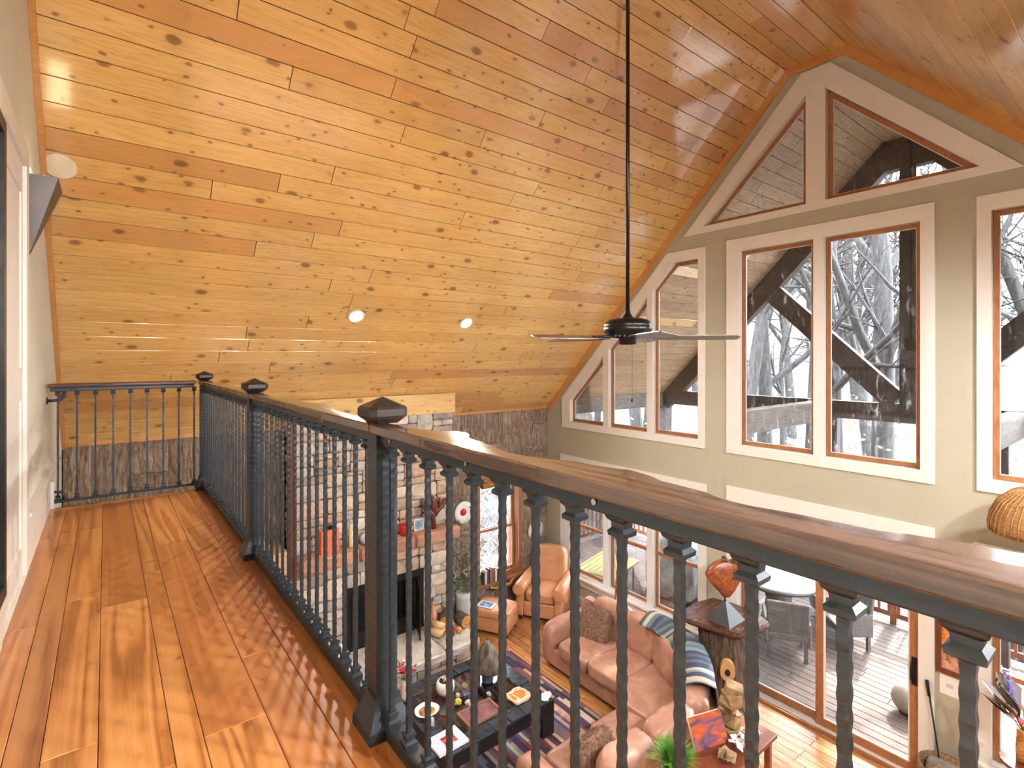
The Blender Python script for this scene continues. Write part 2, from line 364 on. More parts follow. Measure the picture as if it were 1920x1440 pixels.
M['ceramic'] = flat('white_ceramic', S(232, 228, 220), 0.3, 0, 0.05, 14.0)
M['graywhite'] = flat('gray_ceramic', S(196, 198, 200), 0.4, 0, 0.06, 6.0)
M['red'] = flat('red_enamel', S(188, 38, 42), 0.35, 0, 0.1, 10.0)
M['coral'] = flat('coral_leather', S(226, 118, 84), 0.55, 0, 0.08, 10.0)
M['amber'] = flat('amber_glaze', S(206, 130, 46), 0.2, 0, 0.25, 14.0, coat=0.4)
M['copper'] = flat('oxblood_carving', S(96, 46, 34), 0.3, 0, 0.25, 8.0, 0.2, 0.005, 0.3)
M['bronze'] = ramped('gray_bronze', [(0.3, S(50, 44, 38)), (0.7, S(124, 112, 98))], (4, 4, 1), 5.0, 5.0, 0.5, 0.4, 0.008, metal=0.25)
M['brass'] = ramped('aged_brass_wood', [(0.3, S(94, 72, 48)), (0.7, S(190, 158, 116))], (1, 1, 1), 9.0, 5.0, 0.45, 0.3, 0.005)
M['grass'] = flat('grass_green', S(96, 152, 52), 0.6, 0, 0.35, 10.0)
M['leaf'] = flat('leaf_green', S(76, 112, 58), 0.6, 0, 0.3, 14.0)
M['dryleaf'] = flat('dry_leaf', S(150, 138, 112), 0.8, 0, 0.3, 20.0)
M['taupe'] = flat('taupe_leaf', S(120, 108, 100), 0.6, 0, 0.2, 10.0)
M['pink'] = flat('pink_petal', S(216, 98, 130), 0.6, 0, 0.15, 10.0)
M['blush'] = flat('blush_petal', S(238, 200, 190), 0.6, 0, 0.1, 10.0)
M['crimson'] = flat('crimson_petal', S(186, 34, 76), 0.6, 0, 0.2, 14.0)
M['lilac'] = flat('lilac_flower', S(140, 126, 186), 0.7, 0, 0.2, 14.0)
M['yellow'] = flat('yellow_mineral', S(222, 190, 70), 0.4, 0, 0.15, 10.0)
M['purple'] = flat('amethyst', S(92, 84, 108), 0.3, 0, 0.4, 40.0, 0.6)
M['rock'] = flat('pale_rock', S(186, 180, 172), 0.6, 0, 0.3, 30.0, 0.5)
M['tray'] = ramped('purple_glazed_tray', [(0.3, S(110, 66, 62)), (0.6, S(140, 96, 104)), (0.8, S(176, 150, 166))], (1, 1, 1), 5.0, 3.0, 0.15, 0.05, 0.003, coat=0.4)
M['plasticgrey'] = ramped('grill_cover', [(0.3, S(92, 96, 94)), (0.7, S(146, 150, 148))], (1, 1, 1), 6.0, 4.0, 0.35, 0.4, 0.02)
M['yellowgreen'] = flat('yellow_green_paint', S(196, 188, 112), 0.5, 0, 0.08, 8.0)
M['tree'] = ramped('tree_bark', [(0.3, S(38, 35, 32)), (0.55, S(68, 63, 59)), (0.8, S(104, 99, 94))], (6, 6, 1.2), 3.0, 7.0, 0.95, 0.8, 0.03, 0.5, 0.2)
M['twig'] = flat('brush_twig', S(128, 122, 114), 0.9, 0, 0.25, 4.0)
M['ground'] = ramped('leaf_litter', [(0.3, S(48, 44, 40)), (0.5, S(84, 79, 74)), (0.7, S(124, 121, 117)), (0.85, S(112, 90, 60))], (1, 1, 1), 1.2, 12.0, 0.95, 0.6, 0.1, 0.5)
M['rust'] = flat('rust_leaf', S(208, 150, 84), 0.8, 0, 0.2, 2.0)
M['paper'] = flat('paper', S(236, 232, 224), 0.7, 0, 0.03, 10.0)
M['lens'] = emit('lit_lens', (1.0, 0.9, 0.72, 1), 14.0)
M['bluegray'] = flat('blue_gray_cushion', S(176, 202, 214), 0.7, 0, 0.06, 10.0)
def plain(name, rgb, rough=0.5, metal=0.0):
    if name not in M: M[name] = flat(name, S(*rgb), rough, metal, 0.1, 10.0)
    return M[name]

# ------------------------------------------------------------------ room dimensions
XL, XG, YB, YR = -0.385, 6.865, 7.647, -2.207
ZE, ZT, FB = 3.55, 8.21, 3.3
YT0, YT1 = 2.37, 3.07
def ceil_z(y): return min(ZT, ZE + (YB - y) * (ZT - ZE) / (YB - YT1), ZE + (y - YR) * (ZT - ZE) / (YT0 - YR))

_pl = {}
def plank_mesh(l, wd, t, ch):
    key = (round(l, 3), round(wd, 3), t, ch)
    if key in _pl: return _pl[key]
    m = MB()
    m.add([(0,0,-t),(l,0,-t),(l,wd,-t),(0,wd,-t),(0,0,-ch),(l,0,-ch),(l,wd,-ch),(0,wd,-ch),(ch,ch,0),(l-ch,ch,0),(l-ch,wd-ch,0),(ch,wd-ch,0)],
          [(0,3,2,1),(0,1,5,4),(1,2,6,5),(2,3,7,6),(3,0,4,7),(4,5,9,8),(5,6,10,9),(6,7,11,10),(7,4,8,11),(8,9,10,11)])
    _pl[key] = m.mesh('plank'); return _pl[key]
def boards(parent, mat, origin, ex, ey, length, width, bw, lens, seed, t=0.018, ch=0.0012, gap=0.006, name='plank', widths=None):
    """rows of boards laid on a surface: ex along the boards, ey across; each board is an object"""
    q = random.Random(seed); ex = Vector(ex).normalized(); ey = Vector(ey).normalized(); ez = ex.cross(ey); o0 = Vector(origin)
    y = 0.0; k = 0
    while y < width - 0.01:
        wd = (widths[k % len(widths)] if widths else bw); k += 1
        if y + wd > width - 0.02: wd = width - y
        x = 0.0; first = True
        while x < length - 0.01:
            L = q.uniform(*lens) * (q.uniform(0.25, 1.0) if first else 1.0); first = False
            if length - x - L < 0.5: L = length - x
            me = plank_mesh(L - gap, wd - gap, t, ch)
            o = link(name, me, mat, parent); frame_mat(o, o0 + ex * x + ey * y, ex, ey, ez)
            x += L
        y += wd

# ------------------------------------------------------------------ lower floor, balcony
f = MB().box(XL - 0.15, XG + 0.15, YR - 0.15, YB + 0.15, -0.2, -0.018)
floor = struct('floor', f, M['joint'])
boards(floor, M['oak2'], (XG, 0.6, 0), (0, 1, 0), (-1, 0, 0), YB - 0.6, XG - 1.2, 0.125, (1.6, 3.4), 3, 0.016)
MB().box(XL, XG, YR, 0.598, -0.017, 0.0).box(XL, 1.2, 0.6, YB, -0.017, 0.0).build('floor_field', M['oak2'], floor)
bf = MB().box(XL, 0.79, YR, 5.69, FB - 0.26, FB - 0.019)
balc = struct('floor_balcony', bf, M['joint'])
boards(balc, M['oak'], (0.60, -1.2, FB), (0, 1, 0), (-1, 0, 0), 5.62 + 1.2, 0.60 - XL, 0.13, (1.3, 2.6), 12, 0.018, 0.002, 0.002, 'floorboard', [0.158, 0.188, 0.085, 0.189, 0.141, 0.092, 0.135])
for (x0, x1, y0, y1) in ((0.602, 0.795, -1.2, 2.55), (0.602, 0.795, 2.553, 5.70)):
    o = link('border_board', plank_mesh(y1 - y0, x1 - x0, 0.018, 0.002), M['oak'], balc); frame_mat(o, (x1, y0, FB), (0, 1, 0), (-1, 0, 0), (0, 0, 1))
o = link('end_board', plank_mesh(0.60 - XL, 0.075, 0.018, 0.002), M['oak'], balc); frame_mat(o, (XL, 5.622, FB), (1, 0, 0), (0, 1, 0), (0, 0, 1))
MB().box(0.791, 0.803, YR, 5.70, FB - 0.26, FB - 0.02).box(XL, 0.803, 5.691, 5.703, FB - 0.26, FB - 0.02).build('fascia', M['white'], balc)

# ------------------------------------------------------------------ ceiling
aL = Vector((0, YT1 - YB, ZT - ZE)).normalized(); LEN = math.hypot(YB - YT1, ZT - ZE)
aR = Vector((0, YR - YT0, ZE - ZT)).normalized(); LENR = math.hypot(YT0 - YR, ZT - ZE)
nL = Vector((1, 0, 0)).cross(aL); nR = Vector((1, 0, 0)).cross(aR)
def slab(o, e, n_, L, x0, x1, d0, d1):
    o = Vector(o); m = MB(); P = []
    for d in (d0, d1):
        for (a, b) in ((x0, -0.05), (x1, -0.05), (x1, L + 0.05), (x0, L + 0.05)): P.append(o + Vector((a, 0, 0)) + e * b - n_ * d)
    m.add(P, [(0,3,2,1),(4,5,6,7),(0,1,5,4),(1,2,6,5),(2,3,7,6),(3,0,4,7)]); return m
cl = struct('ceiling_left', slab((0, YB, ZE), aL, nL, LEN, XL - 0.1, XG + 0.1, 0.0185, 0.14), M['joint'])
boards(cl, M['pine'], (XL, YB, ZE), (1, 0, 0), aL, XG - XL, LEN, 0.187, (1.7, 4.6), 21)
ct = struct('ceiling_top', MB().box(XL - 0.1, XG + 0.1, YT0 - 0.05, YT1 + 0.05, ZT + 0.0185, ZT + 0.14), M['joint'])
boards(ct, M['pine'], (XL, YT1, ZT), (1, 0, 0), (0, -1, 0), XG - XL, YT1 - YT0, 0.175, (2.4, 4.2), 5)
cr = struct('ceiling_right', slab((0, YT0, ZT), aR, nR, LENR, XL - 0.1, XG + 0.1, 0.0185, 0.14), M['joint'])
boards(cr, M['pine'], (XL, YT0, ZT), (1, 0, 0), aR, XG - XL, LENR, 0.187, (1.7, 4.6), 33)

# ------------------------------------------------------------------ walls
def gab(y, z, d): return (XG + d, y, z)
mir = lambda P: [(5.44 - y, z) for (y, z) in P][::-1]
TRI_O = [(4.563, 6.35), (0.877, 6.35), (2.555, 8.085), (2.885, 8.085)]
TRI_S = [[(4.236, 6.446), (2.832, 6.446), (2.832, 7.80)], [(2.608, 6.446), (1.204, 6.446), (2.608, 7.80)]]
BIG_O = [(3.88, 3.21), (1.56, 3.21), (1.56, 6.172), (3.88, 6.172)]
BIG_S = [[(3.694, 3.343), (2.745, 3.343), (2.745, 6.0), (3.694, 6.0)], [(2.631, 3.343), (1.682, 3.343), (1.682, 6.0), (2.631, 6.0)]]
TRAP_O = [(7.212, 3.217), (4.215, 3.217), (4.215, 6.146), (4.856, 6.146), (7.212, 3.776)]
TRAP_S = [[(6.99, 3.34), (6.169, 3.34), (6.169, 4.56), (6.99, 3.74)], [(6.047, 3.34), (5.238, 3.34), (5.238, 5.50), (6.047, 4.685)],
          [(5.124, 3.34), (4.322, 3.34), (4.322, 5.99), (4.745, 5.99), (5.124, 5.608)]]
LOWA_O = [(7.25, 0.36), (4.19, 0.36), (4.19, 2.70), (7.25, 2.70)]
LOWA_S = [[(a, 0.56), (b, 0.56), (b, 2.50), (a, 2.50)] for (a, b) in ((6.99, 6.169), (6.047, 5.238), (5.124, 4.322))]
SLD_O = [(3.88, 0.0), (1.56, 0.0), (1.56, 2.75), (3.88, 2.75)]
SLD_S = [[(3.72, 0.035), (1.70, 0.035), (1.70, 2.50), (3.72, 2.50)]]
wall_poly = [(YB + 0.1, -0.2), (YB + 0.1, ZE), (YT1, ZT + 0.02), (YT0, ZT + 0.02), (YR - 0.1, ZE), (YR - 0.1, -0.2)]
holes = [inset(TRI_O, 0.035), inset(BIG_O, 0.035), inset(TRAP_O, 0.035), inset(mir(TRAP_O), 0.035), inset(LOWA_O, 0.035), inset(mir(LOWA_O), 0.035),
         [(3.845, 0.0), (1.595, 0.0), (1.595, 2.715), (3.845, 2.715)]]
wall = struct('wall_gable', MB().holed(wall_poly, holes, gab, 0.0, 0.15), M['sage'])
struct('wall_left', MB().prism([(XL, YR, -0.1), (XL, YB + 0.1, -0.1), (XL, YB + 0.1, ZE), (XL, YT1, ZT), (XL, YT0, ZT), (XL, YR, ZE)], (-0.15, 0, 0)), M['pale'])
struct('wall_right', MB().box(XL, XG, YR - 0.15, YR, 0, ZE + 0.1), M['sage'])
rk = 0.1
tr = MB()
def rake(m, P, x0, x1, wd):
    """mitred board following the ceiling line"""
    L = []
    for (a, b) in zip(P[:-1], P[1:]):
        t = (Vector(b) - Vector(a)).normalized(); n_ = Vector((-t.y, t.x))
        if n_.y > 0: n_ = -n_
        L.append((Vector(a) + n_ * wd, t))
    inn = [L[0][0]]
    for (p, t), (q, u) in zip(L[:-1], L[1:]):
        k = ((q.x - p.x) * u.y - (q.y - p.y) * u.x) / (t.x * u.y - t.y * u.x); inn.append(p + t * k)
    inn.append(L[-1][0] + L[-1][1] * (Vector(P[-1]) - Vector(P[-2])).length)
    for i in range(len(P) - 1):
        m.prism([(x0, P[i][0], P[i][1]), (x0, P[i+1][0], P[i+1][1]), (x0, inn[i+1].x, inn[i+1].y), (x0, inn[i].x, inn[i].y)], (x1 - x0, 0, 0))
rake(tr, [(YB, ZE), (YT1, ZT), (YT0, ZT), (YR, ZE)], XG - 0.022, XG - 0.001, 0.1)
struct('trim_1', tr, M['pine_trim'])
tr = MB(); rake(tr, [(YB, ZE), (YT1, ZT), (YT0, ZT)], XL + 0.001, XL + 0.035, 0.05); struct('trim_2', tr, M['pine_trim'])
struct('trim_3', MB().box(XL, XG, YB - 0.03, YB - 0.012, ZE - 0.01, ZE + 0.16), M['pine_trim'])

# windows: casing with openings, wooden sash rings, panes
def window(name, outer, sashes, depth=0.14, glassmat='pane', proud=0.022, sw=0.05, meet=None):
    c = struct(name, MB().holed(outer, sashes, gab, -proud, depth), M['white'])
    for sp in sashes:
        s1 = inset(sp, 0.004); s2 = inset(sp, sw)
        o = MB().holed(s1, [s2], gab, 0.055, 0.10).build('sash', M['sash'], c)
        if meet:
            ys = [p[0] for p in s1]; MB().box(XG + 0.05, XG + 0.1, min(ys), max(ys), meet - 0.025, meet + 0.025).build('meeting_rail', M['sash'], c)
        m = MB(); n = len(s2)
        g = inset(sp, sw - 0.006); m.prism([gab(p[0], p[1], 0.074) for p in g], (0.006, 0, 0)); m.build('pane', M[glassmat], c)
        b = MB().holed(inset(sp, sw - 0.001), [inset(sp, sw + 0.008)], gab, 0.068, 0.073).build('glazing_bead', M['white'], c)
    return c
window('window_1', TRI_O, TRI_S, glassmat='pane_dirty', sw=0.055)
window('window_2', BIG_O, BIG_S, glassmat='pane_dirty')
window('window_3', TRAP_O, TRAP_S)
window('window_4', mir(TRAP_O), [mir(s) for s in TRAP_S], glassmat='pane_dirty')
w5 = window('window_5', LOWA_O, LOWA_S, meet=1.43)
w6 = window('window_6', mir(LOWA_O), [mir(s) for s in LOWA_S], meet=1.43)
for (wn_, y0, y1) in ((w5, 4.17, 7.27), (w6, 5.44 - 7.27, 5.44 - 4.17)):
    MB().box(XG - 0.09, XG - 0.0225, y0, y1, 0.50, 0.53).build('stool', M['white'], wn_)
sd_ = struct('door_1', MB().holed([(3.88, 0.0), (1.56, 0.0), (1.56, 2.75), (3.88, 2.75)], SLD_S, gab, -0.022, 0.16), M['white'])
for (y0, y1, d) in ((3.718, 2.66, 0.085), (2.74, 1.702, 0.03)):
    p = [(y0, 0.04), (y1, 0.04), (y1, 2.495), (y0, 2.495)]; q = [(y0 - 0.085, 0.13), (y1 + 0.085, 0.13), (y1 + 0.085, 2.41), (y0 - 0.085, 2.41)]
    lf = MB().holed(p, [q], gab, d, d + 0.045).build('door_panel', M['sash'], sd_)
    MB().box(XG + d + 0.02, XG + d + 0.026, y1 + 0.08, y0 - 0.08, 0.125, 2.415).build('pane', M['pane'], lf)
    MB().holed([(y0 - 0.083, 0.128), (y1 + 0.083, 0.128), (y1 + 0.083, 2.412), (y0 - 0.083, 2.412)], [[(y0 - 0.1, 0.145), (y1 + 0.1, 0.145), (y1 + 0.1, 2.395), (y0 - 0.1, 2.395)]], gab, d + 0.008, d + 0.018).build('glazing_bead', M['white'], lf)
    if d < 0.05:
        h = MB().box(XG + d - 0.012, XG + d, y1 + 0.02, y1 + 0.065, 1.0, 1.3).build('lock_plate', M['black'], lf)
        MB().tube([(XG+d-0.01, y1+0.05, 1.03), (XG+d-0.05, y1+0.06, 1.07), (XG+d-0.06, y1+0.06, 1.15), (XG+d-0.05, y1+0.06, 1.23), (XG+d-0.01, y1+0.05, 1.27)], 0.009, 8).build('pull_handle', M['black'], lf, True)
MB().box(XG - 0.06, XG + 0.2, 1.6, 3.84, 0.0, 0.03).build('threshold', M['sash'], sd_)
struct('baseboard_gable', MB().box(XG - 0.02, XG - 0.001, 3.885, YB, 0.0, 0.15).box(XG - 0.02, XG - 0.001, YR, 1.555, 0.0, 0.15), M['white'])

# white door and casing on the left wall, tall base
d2 = struct('door_2', MB().holed([(3.10, FB), (4.18, FB), (4.18, 5.76), (3.10, 5.76)], [[(3.22, FB + 0.001), (4.06, FB + 0.001), (4.06, 5.64), (3.22, 5.64)]], lambda y, z, d: (XL + d, y, z), 0.0, 0.03), M['white'])
MB().box(XL + 0.001, XL + 0.012, 3.21, 4.07, FB + 0.002, 5.65).build('door_leaf', M['white'], d2)
for (z0, z1) in ((3.45, 4.35), (4.45, 5.5)):
    MB().holed([(3.32, z0), (3.96, z0), (3.96, z1), (3.32, z1)], [[(3.36, z0 + .04), (3.92, z0 + .04), (3.92, z1 - .04), (3.36, z1 - .04)]], lambda y, z, d: (XL + d, y, z), 0.012, 0.02).build('panel_moulding', M['white'], d2)
struct('baseboard_left', MB().box(XL + 0.001, XL + 0.03, 4.182, 5.69, FB + 0.001, FB + 0.30).box(XL + 0.001, XL + 0.042, 4.182, 5.69, FB + 0.30, FB + 0.325)
       .box(XL + 0.001, XL + 0.036, YR, 3.098, FB + 0.001, FB + 0.325), M['white'])
struct('trim_4', MB().box(XL + 0.001, XL + 0.05, 5.69, 5.80, FB - 0.3, FB + 0.22), M['white'])

# ------------------------------------------------------------------ bark wall with its window
BW = (5.12, 6.20, 0.47, 2.5)
bw3 = lambda x, z, d: (x, YB + d, z)
bwall = struct('wall_bark', MB().holed([(XL - 0.1, -0.2), (XG + 0.1, -0.2), (XG + 0.1, ZE + 0.05), (XL - 0.1, ZE + 0.05)],
        [[(BW[0] + .03, BW[2] + .03), (BW[1] - .03, BW[2] + .03), (BW[1] - .03, BW[3] - .03), (BW[0] + .03, BW[3] - .03)]], bw3, 0.0, 0.15), M['dark'])
BARK = []
for k in range(6):
    q = random.Random(50 + k); nx, nz = 12, 22; m = MB(); vs = []
    ph = [q.uniform(0, 6.28) for _ in range(8)]
    for j in range(nz + 1):
        for i in range(nx + 1):
            u, v_ = i / nx, j / nz
            e = min(1, min(u, 1 - u) * 9, min(v_, 1 - v_) * 14)
            h = abs(math.sin(u * 16 + ph[0] + 1.3 * math.sin(v_ * 5 + ph[1]))) * 0.6 + abs(math.sin(u * 29 + ph[2] + 1.6 * math.sin(v_ * 9 + ph[3]) + v_ * 2)) * 0.4 + q.uniform(-.15, .15)
            vs.append((u, -(0.3 + 0.7 * h) * e, v_))
    m.add(vs, [(j*(nx+1)+i, j*(nx+1)+i+1, (j+1)*(nx+1)+i+1, (j+1)*(nx+1)+i) for j in range(nz) for i in range(nx)])
    me = bpy.data.meshes.new('bark'); me.from_pydata(m.v, [], m.f); me.materials.append(M['bark']); BARK.append(me)
def bark_area(x0, x1, z0, z1, seed):
    q = random.Random(seed); x = x0
    while x < x1 - 0.01:
        wd = q.uniform(0.22, 0.42)
        if x1 - x - wd < 0.15: wd = x1 - x
        z = z0 - (q.uniform(0, 0.4) if z0 < 0.05 else 0)
        while z < z1 - 0.01:
            h = q.uniform(0.42, 0.66)
            if z1 - z - h < 0.2: h = z1 - z
            zz0 = max(z, z0)
            o = link('bark_panel', q.choice(BARK), None, bwall); fl = q.choice((1, -1))
            o.location = (x + (0 if fl > 0 else wd), YB - 0.002, zz0); o.scale = (wd * 0.995 * fl, q.uniform(0.022, 0.036), (z + h - zz0) * 0.995)
            z += h
        x += wd
bark_area(XL + 0.01, 1.95, 0.0, ZE - 0.01, 1)
bark_area(4.44, BW[0], 0.0, ZE - 0.01, 2)
bark_area(BW[1], XG - 0.004, 0.0, ZE - 0.01, 3)
bark_area(BW[0], BW[1], BW[3], ZE - 0.01, 4)
bark_area(BW[0], BW[1], 0.0, BW[2], 5)
hx0, hx1, hz0, hz1 = BW[0] + 0.12, BW[1] - 0.12, BW[2] + 0.13, BW[3] - 0.12
w7 = struct('window_7', MB().holed([(BW[0], BW[2]), (BW[1], BW[2]), (BW[1], BW[3]), (BW[0], BW[3])], [[(hx0, hz0), (hx1, hz0), (hx1, hz1), (hx0, hz1)]], bw3, -0.03, 0.13), M['sash'])
for (z0, z1, d) in ((hz0, 1.42, 0.05), (1.38, hz1, 0.09)):
    P = [(hx0, z0), (hx1, z0), (hx1, z1), (hx0, z1)]
    sh = MB().holed(inset(P, 0.003), [inset(P, 0.045)], bw3, d, d + 0.035).build('sash', M['sash'], w7)
    MB().box(hx0 + 0.04, hx1 - 0.04, YB + d + 0.015, YB + d + 0.02, z0 + 0.04, z1 - 0.04).build('pane', M['pane'], sh)
MB().box(BW[0] - 0.05, BW[1] + 0.05, YB - 0.14, YB - 0.032, BW[2] + 0.02, BW[2] + 0.055).build('sill', M['sash'], w7)
vb = thing('rolled_blind', 'rolled bamboo blind at the top of the bark wall window', 'blind', (0.5 * (hx0 + hx1), YB - 0.05, 2.19))
MB().tube([(-0.4, 0, 0.06), (0.4, 0, 0.06)], 0.055, 14).build('roll', M['rattan'], vb)
MB().box(-0.41, 0.41, -0.012, 0.012, 0.115, 0.31).build('valance', M['rattan'], vb)
tag(MB().tube([(6.09, YB - 0.045, 2.42), (6.085, YB - 0.05, 1.6), (6.095, YB - 0.05, 0.9), (6.08, YB - 0.05, 0.72)], 0.004, 6).build('blind_cord', M['paper']), 'thin cord hanging down the right casing of the bark wall window', 'cord')

# ------------------------------------------------------------------ stone chimney
CX0, CX1, CY, CZT = 1.965, 4.44, 7.243, 3.68
OPX0, OPX1, OPZ0, OPZ1 = 2.70, 3.84, 0.38, 1.22
ch = thing('stone_fireplace', 'tall rubble stone fireplace chimney with stone mantel shelf', 'fireplace', (0.5 * (CX0 + CX1), YB, 0))
ox, oy = ch.location.x, ch.location.y
core = MB().holed([(CX0 + .02, 0.0), (CX1 - .02, 0.0), (CX1 - .02, CZT - .02), (CX0 + .02, CZT - .02)], [[(OPX0, OPZ0), (OPX1, OPZ0), (OPX1, OPZ1), (OPX0, OPZ1)]], lambda x, z, d: (x - ox, CY + 0.03 + d - oy, z), 0.0, YB - CY - 0.04)
core.build('chimney_core', M['mortar'], ch)
MB().box(OPX0 - ox, OPX1 - ox, YB - 0.03 - oy, YB - 0.012 - oy, OPZ0, OPZ1).build('firebox_back', M['dark'], ch)
STONE = []
for k in range(8):
    q = random.Random(80 + k); n = 4; vs = []
    for j in range(n + 1):
        for i in range(n + 1):
            u, v_ = i / n, j / n
            ed = (i in (0, n)) + (j in (0, n))
            x = u + (q.uniform(-.04, .04) if 0 < i < n else (q.uniform(0, .02) if i == 0 else -q.uniform(0, .02)))
            z = v_ + (q.uniform(-.04, .04) if 0 < j < n else (q.uniform(0, .03) if j == 0 else -q.uniform(0, .03)))
            if ed == 2: x += (0.02 if i == 0 else -0.02); z += (0.03 if j == 0 else -0.03)
            vs.append((x, -(0.35 if ed == 2 else 0.55 if ed else q.uniform(0.8, 1.0)), z))
    fs = [(j*(n+1)+i, j*(n+1)+i+1, (j+1)*(n+1)+i+1, (j+1)*(n+1)+i) for j in range(n) for i in range(n)]
    rim = [i for i in range(n+1)] + [(j*(n+1)+n) for j in range(1, n+1)] + [n*(n+1)+i for i in range(n-1, -1, -1)] + [j*(n+1) for j in range(n-1, 0, -1)]
    b = len(vs); vs += [(vs[i][0], 0.4, vs[i][2]) for i in rim]
    L_ = len(rim); fs += [(rim[i], rim[(i+1) % L_], b+(i+1) % L_, b+i) for i in range(L_)]
    me = bpy.data.meshes.new('stone'); me.from_pydata(vs, [], fs); me.materials.append(M['stone'])
    bm = bmesh.new(); bm.from_mesh(me); bmesh.ops.recalc_face_normals(bm, faces=bm.faces); bm.to_mesh(me); bm.free()
    STONE.append(me)
def rubble(parent, rect, place, q, big=(0.62, 0.3), small=(0.14, 0.08)):
    x0, x1, z0, z1 = rect; wd, h = x1 - x0, z1 - z0
    if (wd <= big[0] and h <= big[1]) and (q.random() < 0.55 or (wd < 2.2 * small[0] and h < 2.2 * small[1])):
        place(x0, x1, z0, z1); return
    if wd > big[0] or (h <= big[1] and wd / big[0] > h / big[1]) and wd > 2 * small[0]:
        c = x0 + wd * q.uniform(0.3, 0.7)
        rubble(parent, (x0, c, z0, z1), place, q, big, small); rubble(parent, (c, x1, z0, z1), place, q, big, small)
    elif h > 2 * small[1]:
        c = z0 + h * q.uniform(0.3, 0.7)
        rubble(parent, (x0, x1, z0, c), place, q, big, small); rubble(parent, (x0, x1, c, z1), place, q, big, small)
    else: place(x0, x1, z0, z1)
qs = random.Random(17)
def pl_front(x0, x1, z0, z1):
    g = 0.0025; o = link('stone', qs.choice(STONE), None, ch); fl = qs.choice((1, -1))
    o.location = ((x0 + g if fl > 0 else x1 - g) - ox, CY + 0.03 - oy, z0 + g); o.scale = ((x1 - x0 - 2*g) * fl, qs.uniform(0.04, 0.075), z1 - z0 - 2*g)
def pl_side(y0, y1, z0, z1):
    g = 0.006; o = link('stone', qs.choice(STONE), None, ch)
    o.location = (CX0 + 0.03 - ox, y1 - g - oy, z0 + g); o.rotation_euler = (0, 0, -PI / 2); o.scale = (y1 - y0 - 2*g, qs.uniform(0.03, 0.05), z1 - z0 - 2*g)
z = 1.88
zs = [z]
while z < CZT - 0.02:
    h = qs.uniform(0.26, 0.42)
    if CZT - z - h < 0.2: h = CZT - z
    rubble(ch, (CX0, CX1, z, z + h), pl_front, qs); rubble(ch, (CY, YB, z, z + h), pl_side, qs); z += h
for r in ((CX0, OPX0, 0.36, 1.70), (OPX1, CX1, 0.36, 1.70), (OPX0, OPX1, OPZ1, 1.70)): rubble(ch, r, pl_front, qs)
rubble(ch, (CY, YB, 0.0, 1.70), pl_side, qs)
# mantel slabs
x = CX0 + 0.02
for L in (0.80, 0.86, 0.78):
    MB().sbox((x + L / 2 - ox, 7.16 - oy, 1.785), (L - 0.008, 0.40, 0.19), 14, 6, wr=0.004, seed=int(L * 100)).build('mantel_stone', M['stone_red'], ch)
    x += L
# hearth
MB().box(CX0 + 0.05 - ox, 4.30 - ox, 6.46 - oy, CY + 0.02 - oy, 0.0, 0.24).build('hearth_core', M['mortar'], ch)
x = CX0
for L in (0.62, 0.58, 0.66, 0.58):
    MB().sbox((x + L / 2 - ox, 6.81 - oy, 0.305), (L - 0.01, 0.88 + rnd.uniform(-.02, .04), 0.13), 16, 6, wr=0.004, seed=int(L * 77)).build('hearth_stone', M['stone'], ch); x += L
def pl_hearth(x0, x1, z0, z1):
    g = 0.005; o = link('stone', qs.choice(STONE), None, ch)
    o.location = (x0 + g - ox, 6.46 - oy, z0 + g); o.scale = (x1 - x0 - 2*g, 0.05, z1 - z0 - 2*g)
rubble(ch, (CX0 + 0.05, 4.32, 0.0, 0.245), pl_hearth, qs, (0.5, 0.26), (0.16, 0.1))
struct('trim_5', MB().box(CX0 - 0.02, CX1 + 0.02, CY - 0.05, CY - 0.022, 3.655, 3.965), M['pine'])
struct('trim_6', MB().box(CX0 - 0.055, CX0 - 0.005, CY - 0.02, CY + 0.06, 0.0, 3.66), M['redwood'])
# fire insert with doors
fi = thing('fireplace_screen', 'black metal fireplace surround with two hinged doors, one swung open', 'fire screen', (3.27, CY - 0.05, 0.372))
MB().holed([(-0.62, 0.0), (0.62, 0.0), (0.62, 0.90), (-0.62, 0.90)], [[(-0.55, 0.05), (0.55, 0.05), (0.55, 0.80), (-0.55, 0.80)]], lambda a, b, d: (a, d, b), 0.0, 0.02).build('surround', M['black'], fi)
for (a, b) in ((-0.53, -0.30), (0.32, 0.53)):
    MB().holed([(a, 0.05), (b, 0.05), (b, 0.79), (a, 0.79)], [[(a + .03, 0.08), (b - .03, 0.08), (b - .03, 0.76), (a + .03, 0.76)]], lambda p, q_, d: (p, d, q_), -0.02, -0.002).build('door_frame', M['black'], fi)
MB().obox((0.42, -0.2, 0.42), (0.02, 0.40, 0.78), (0, 0, -0.35)).build('open_door', M['black'], fi)

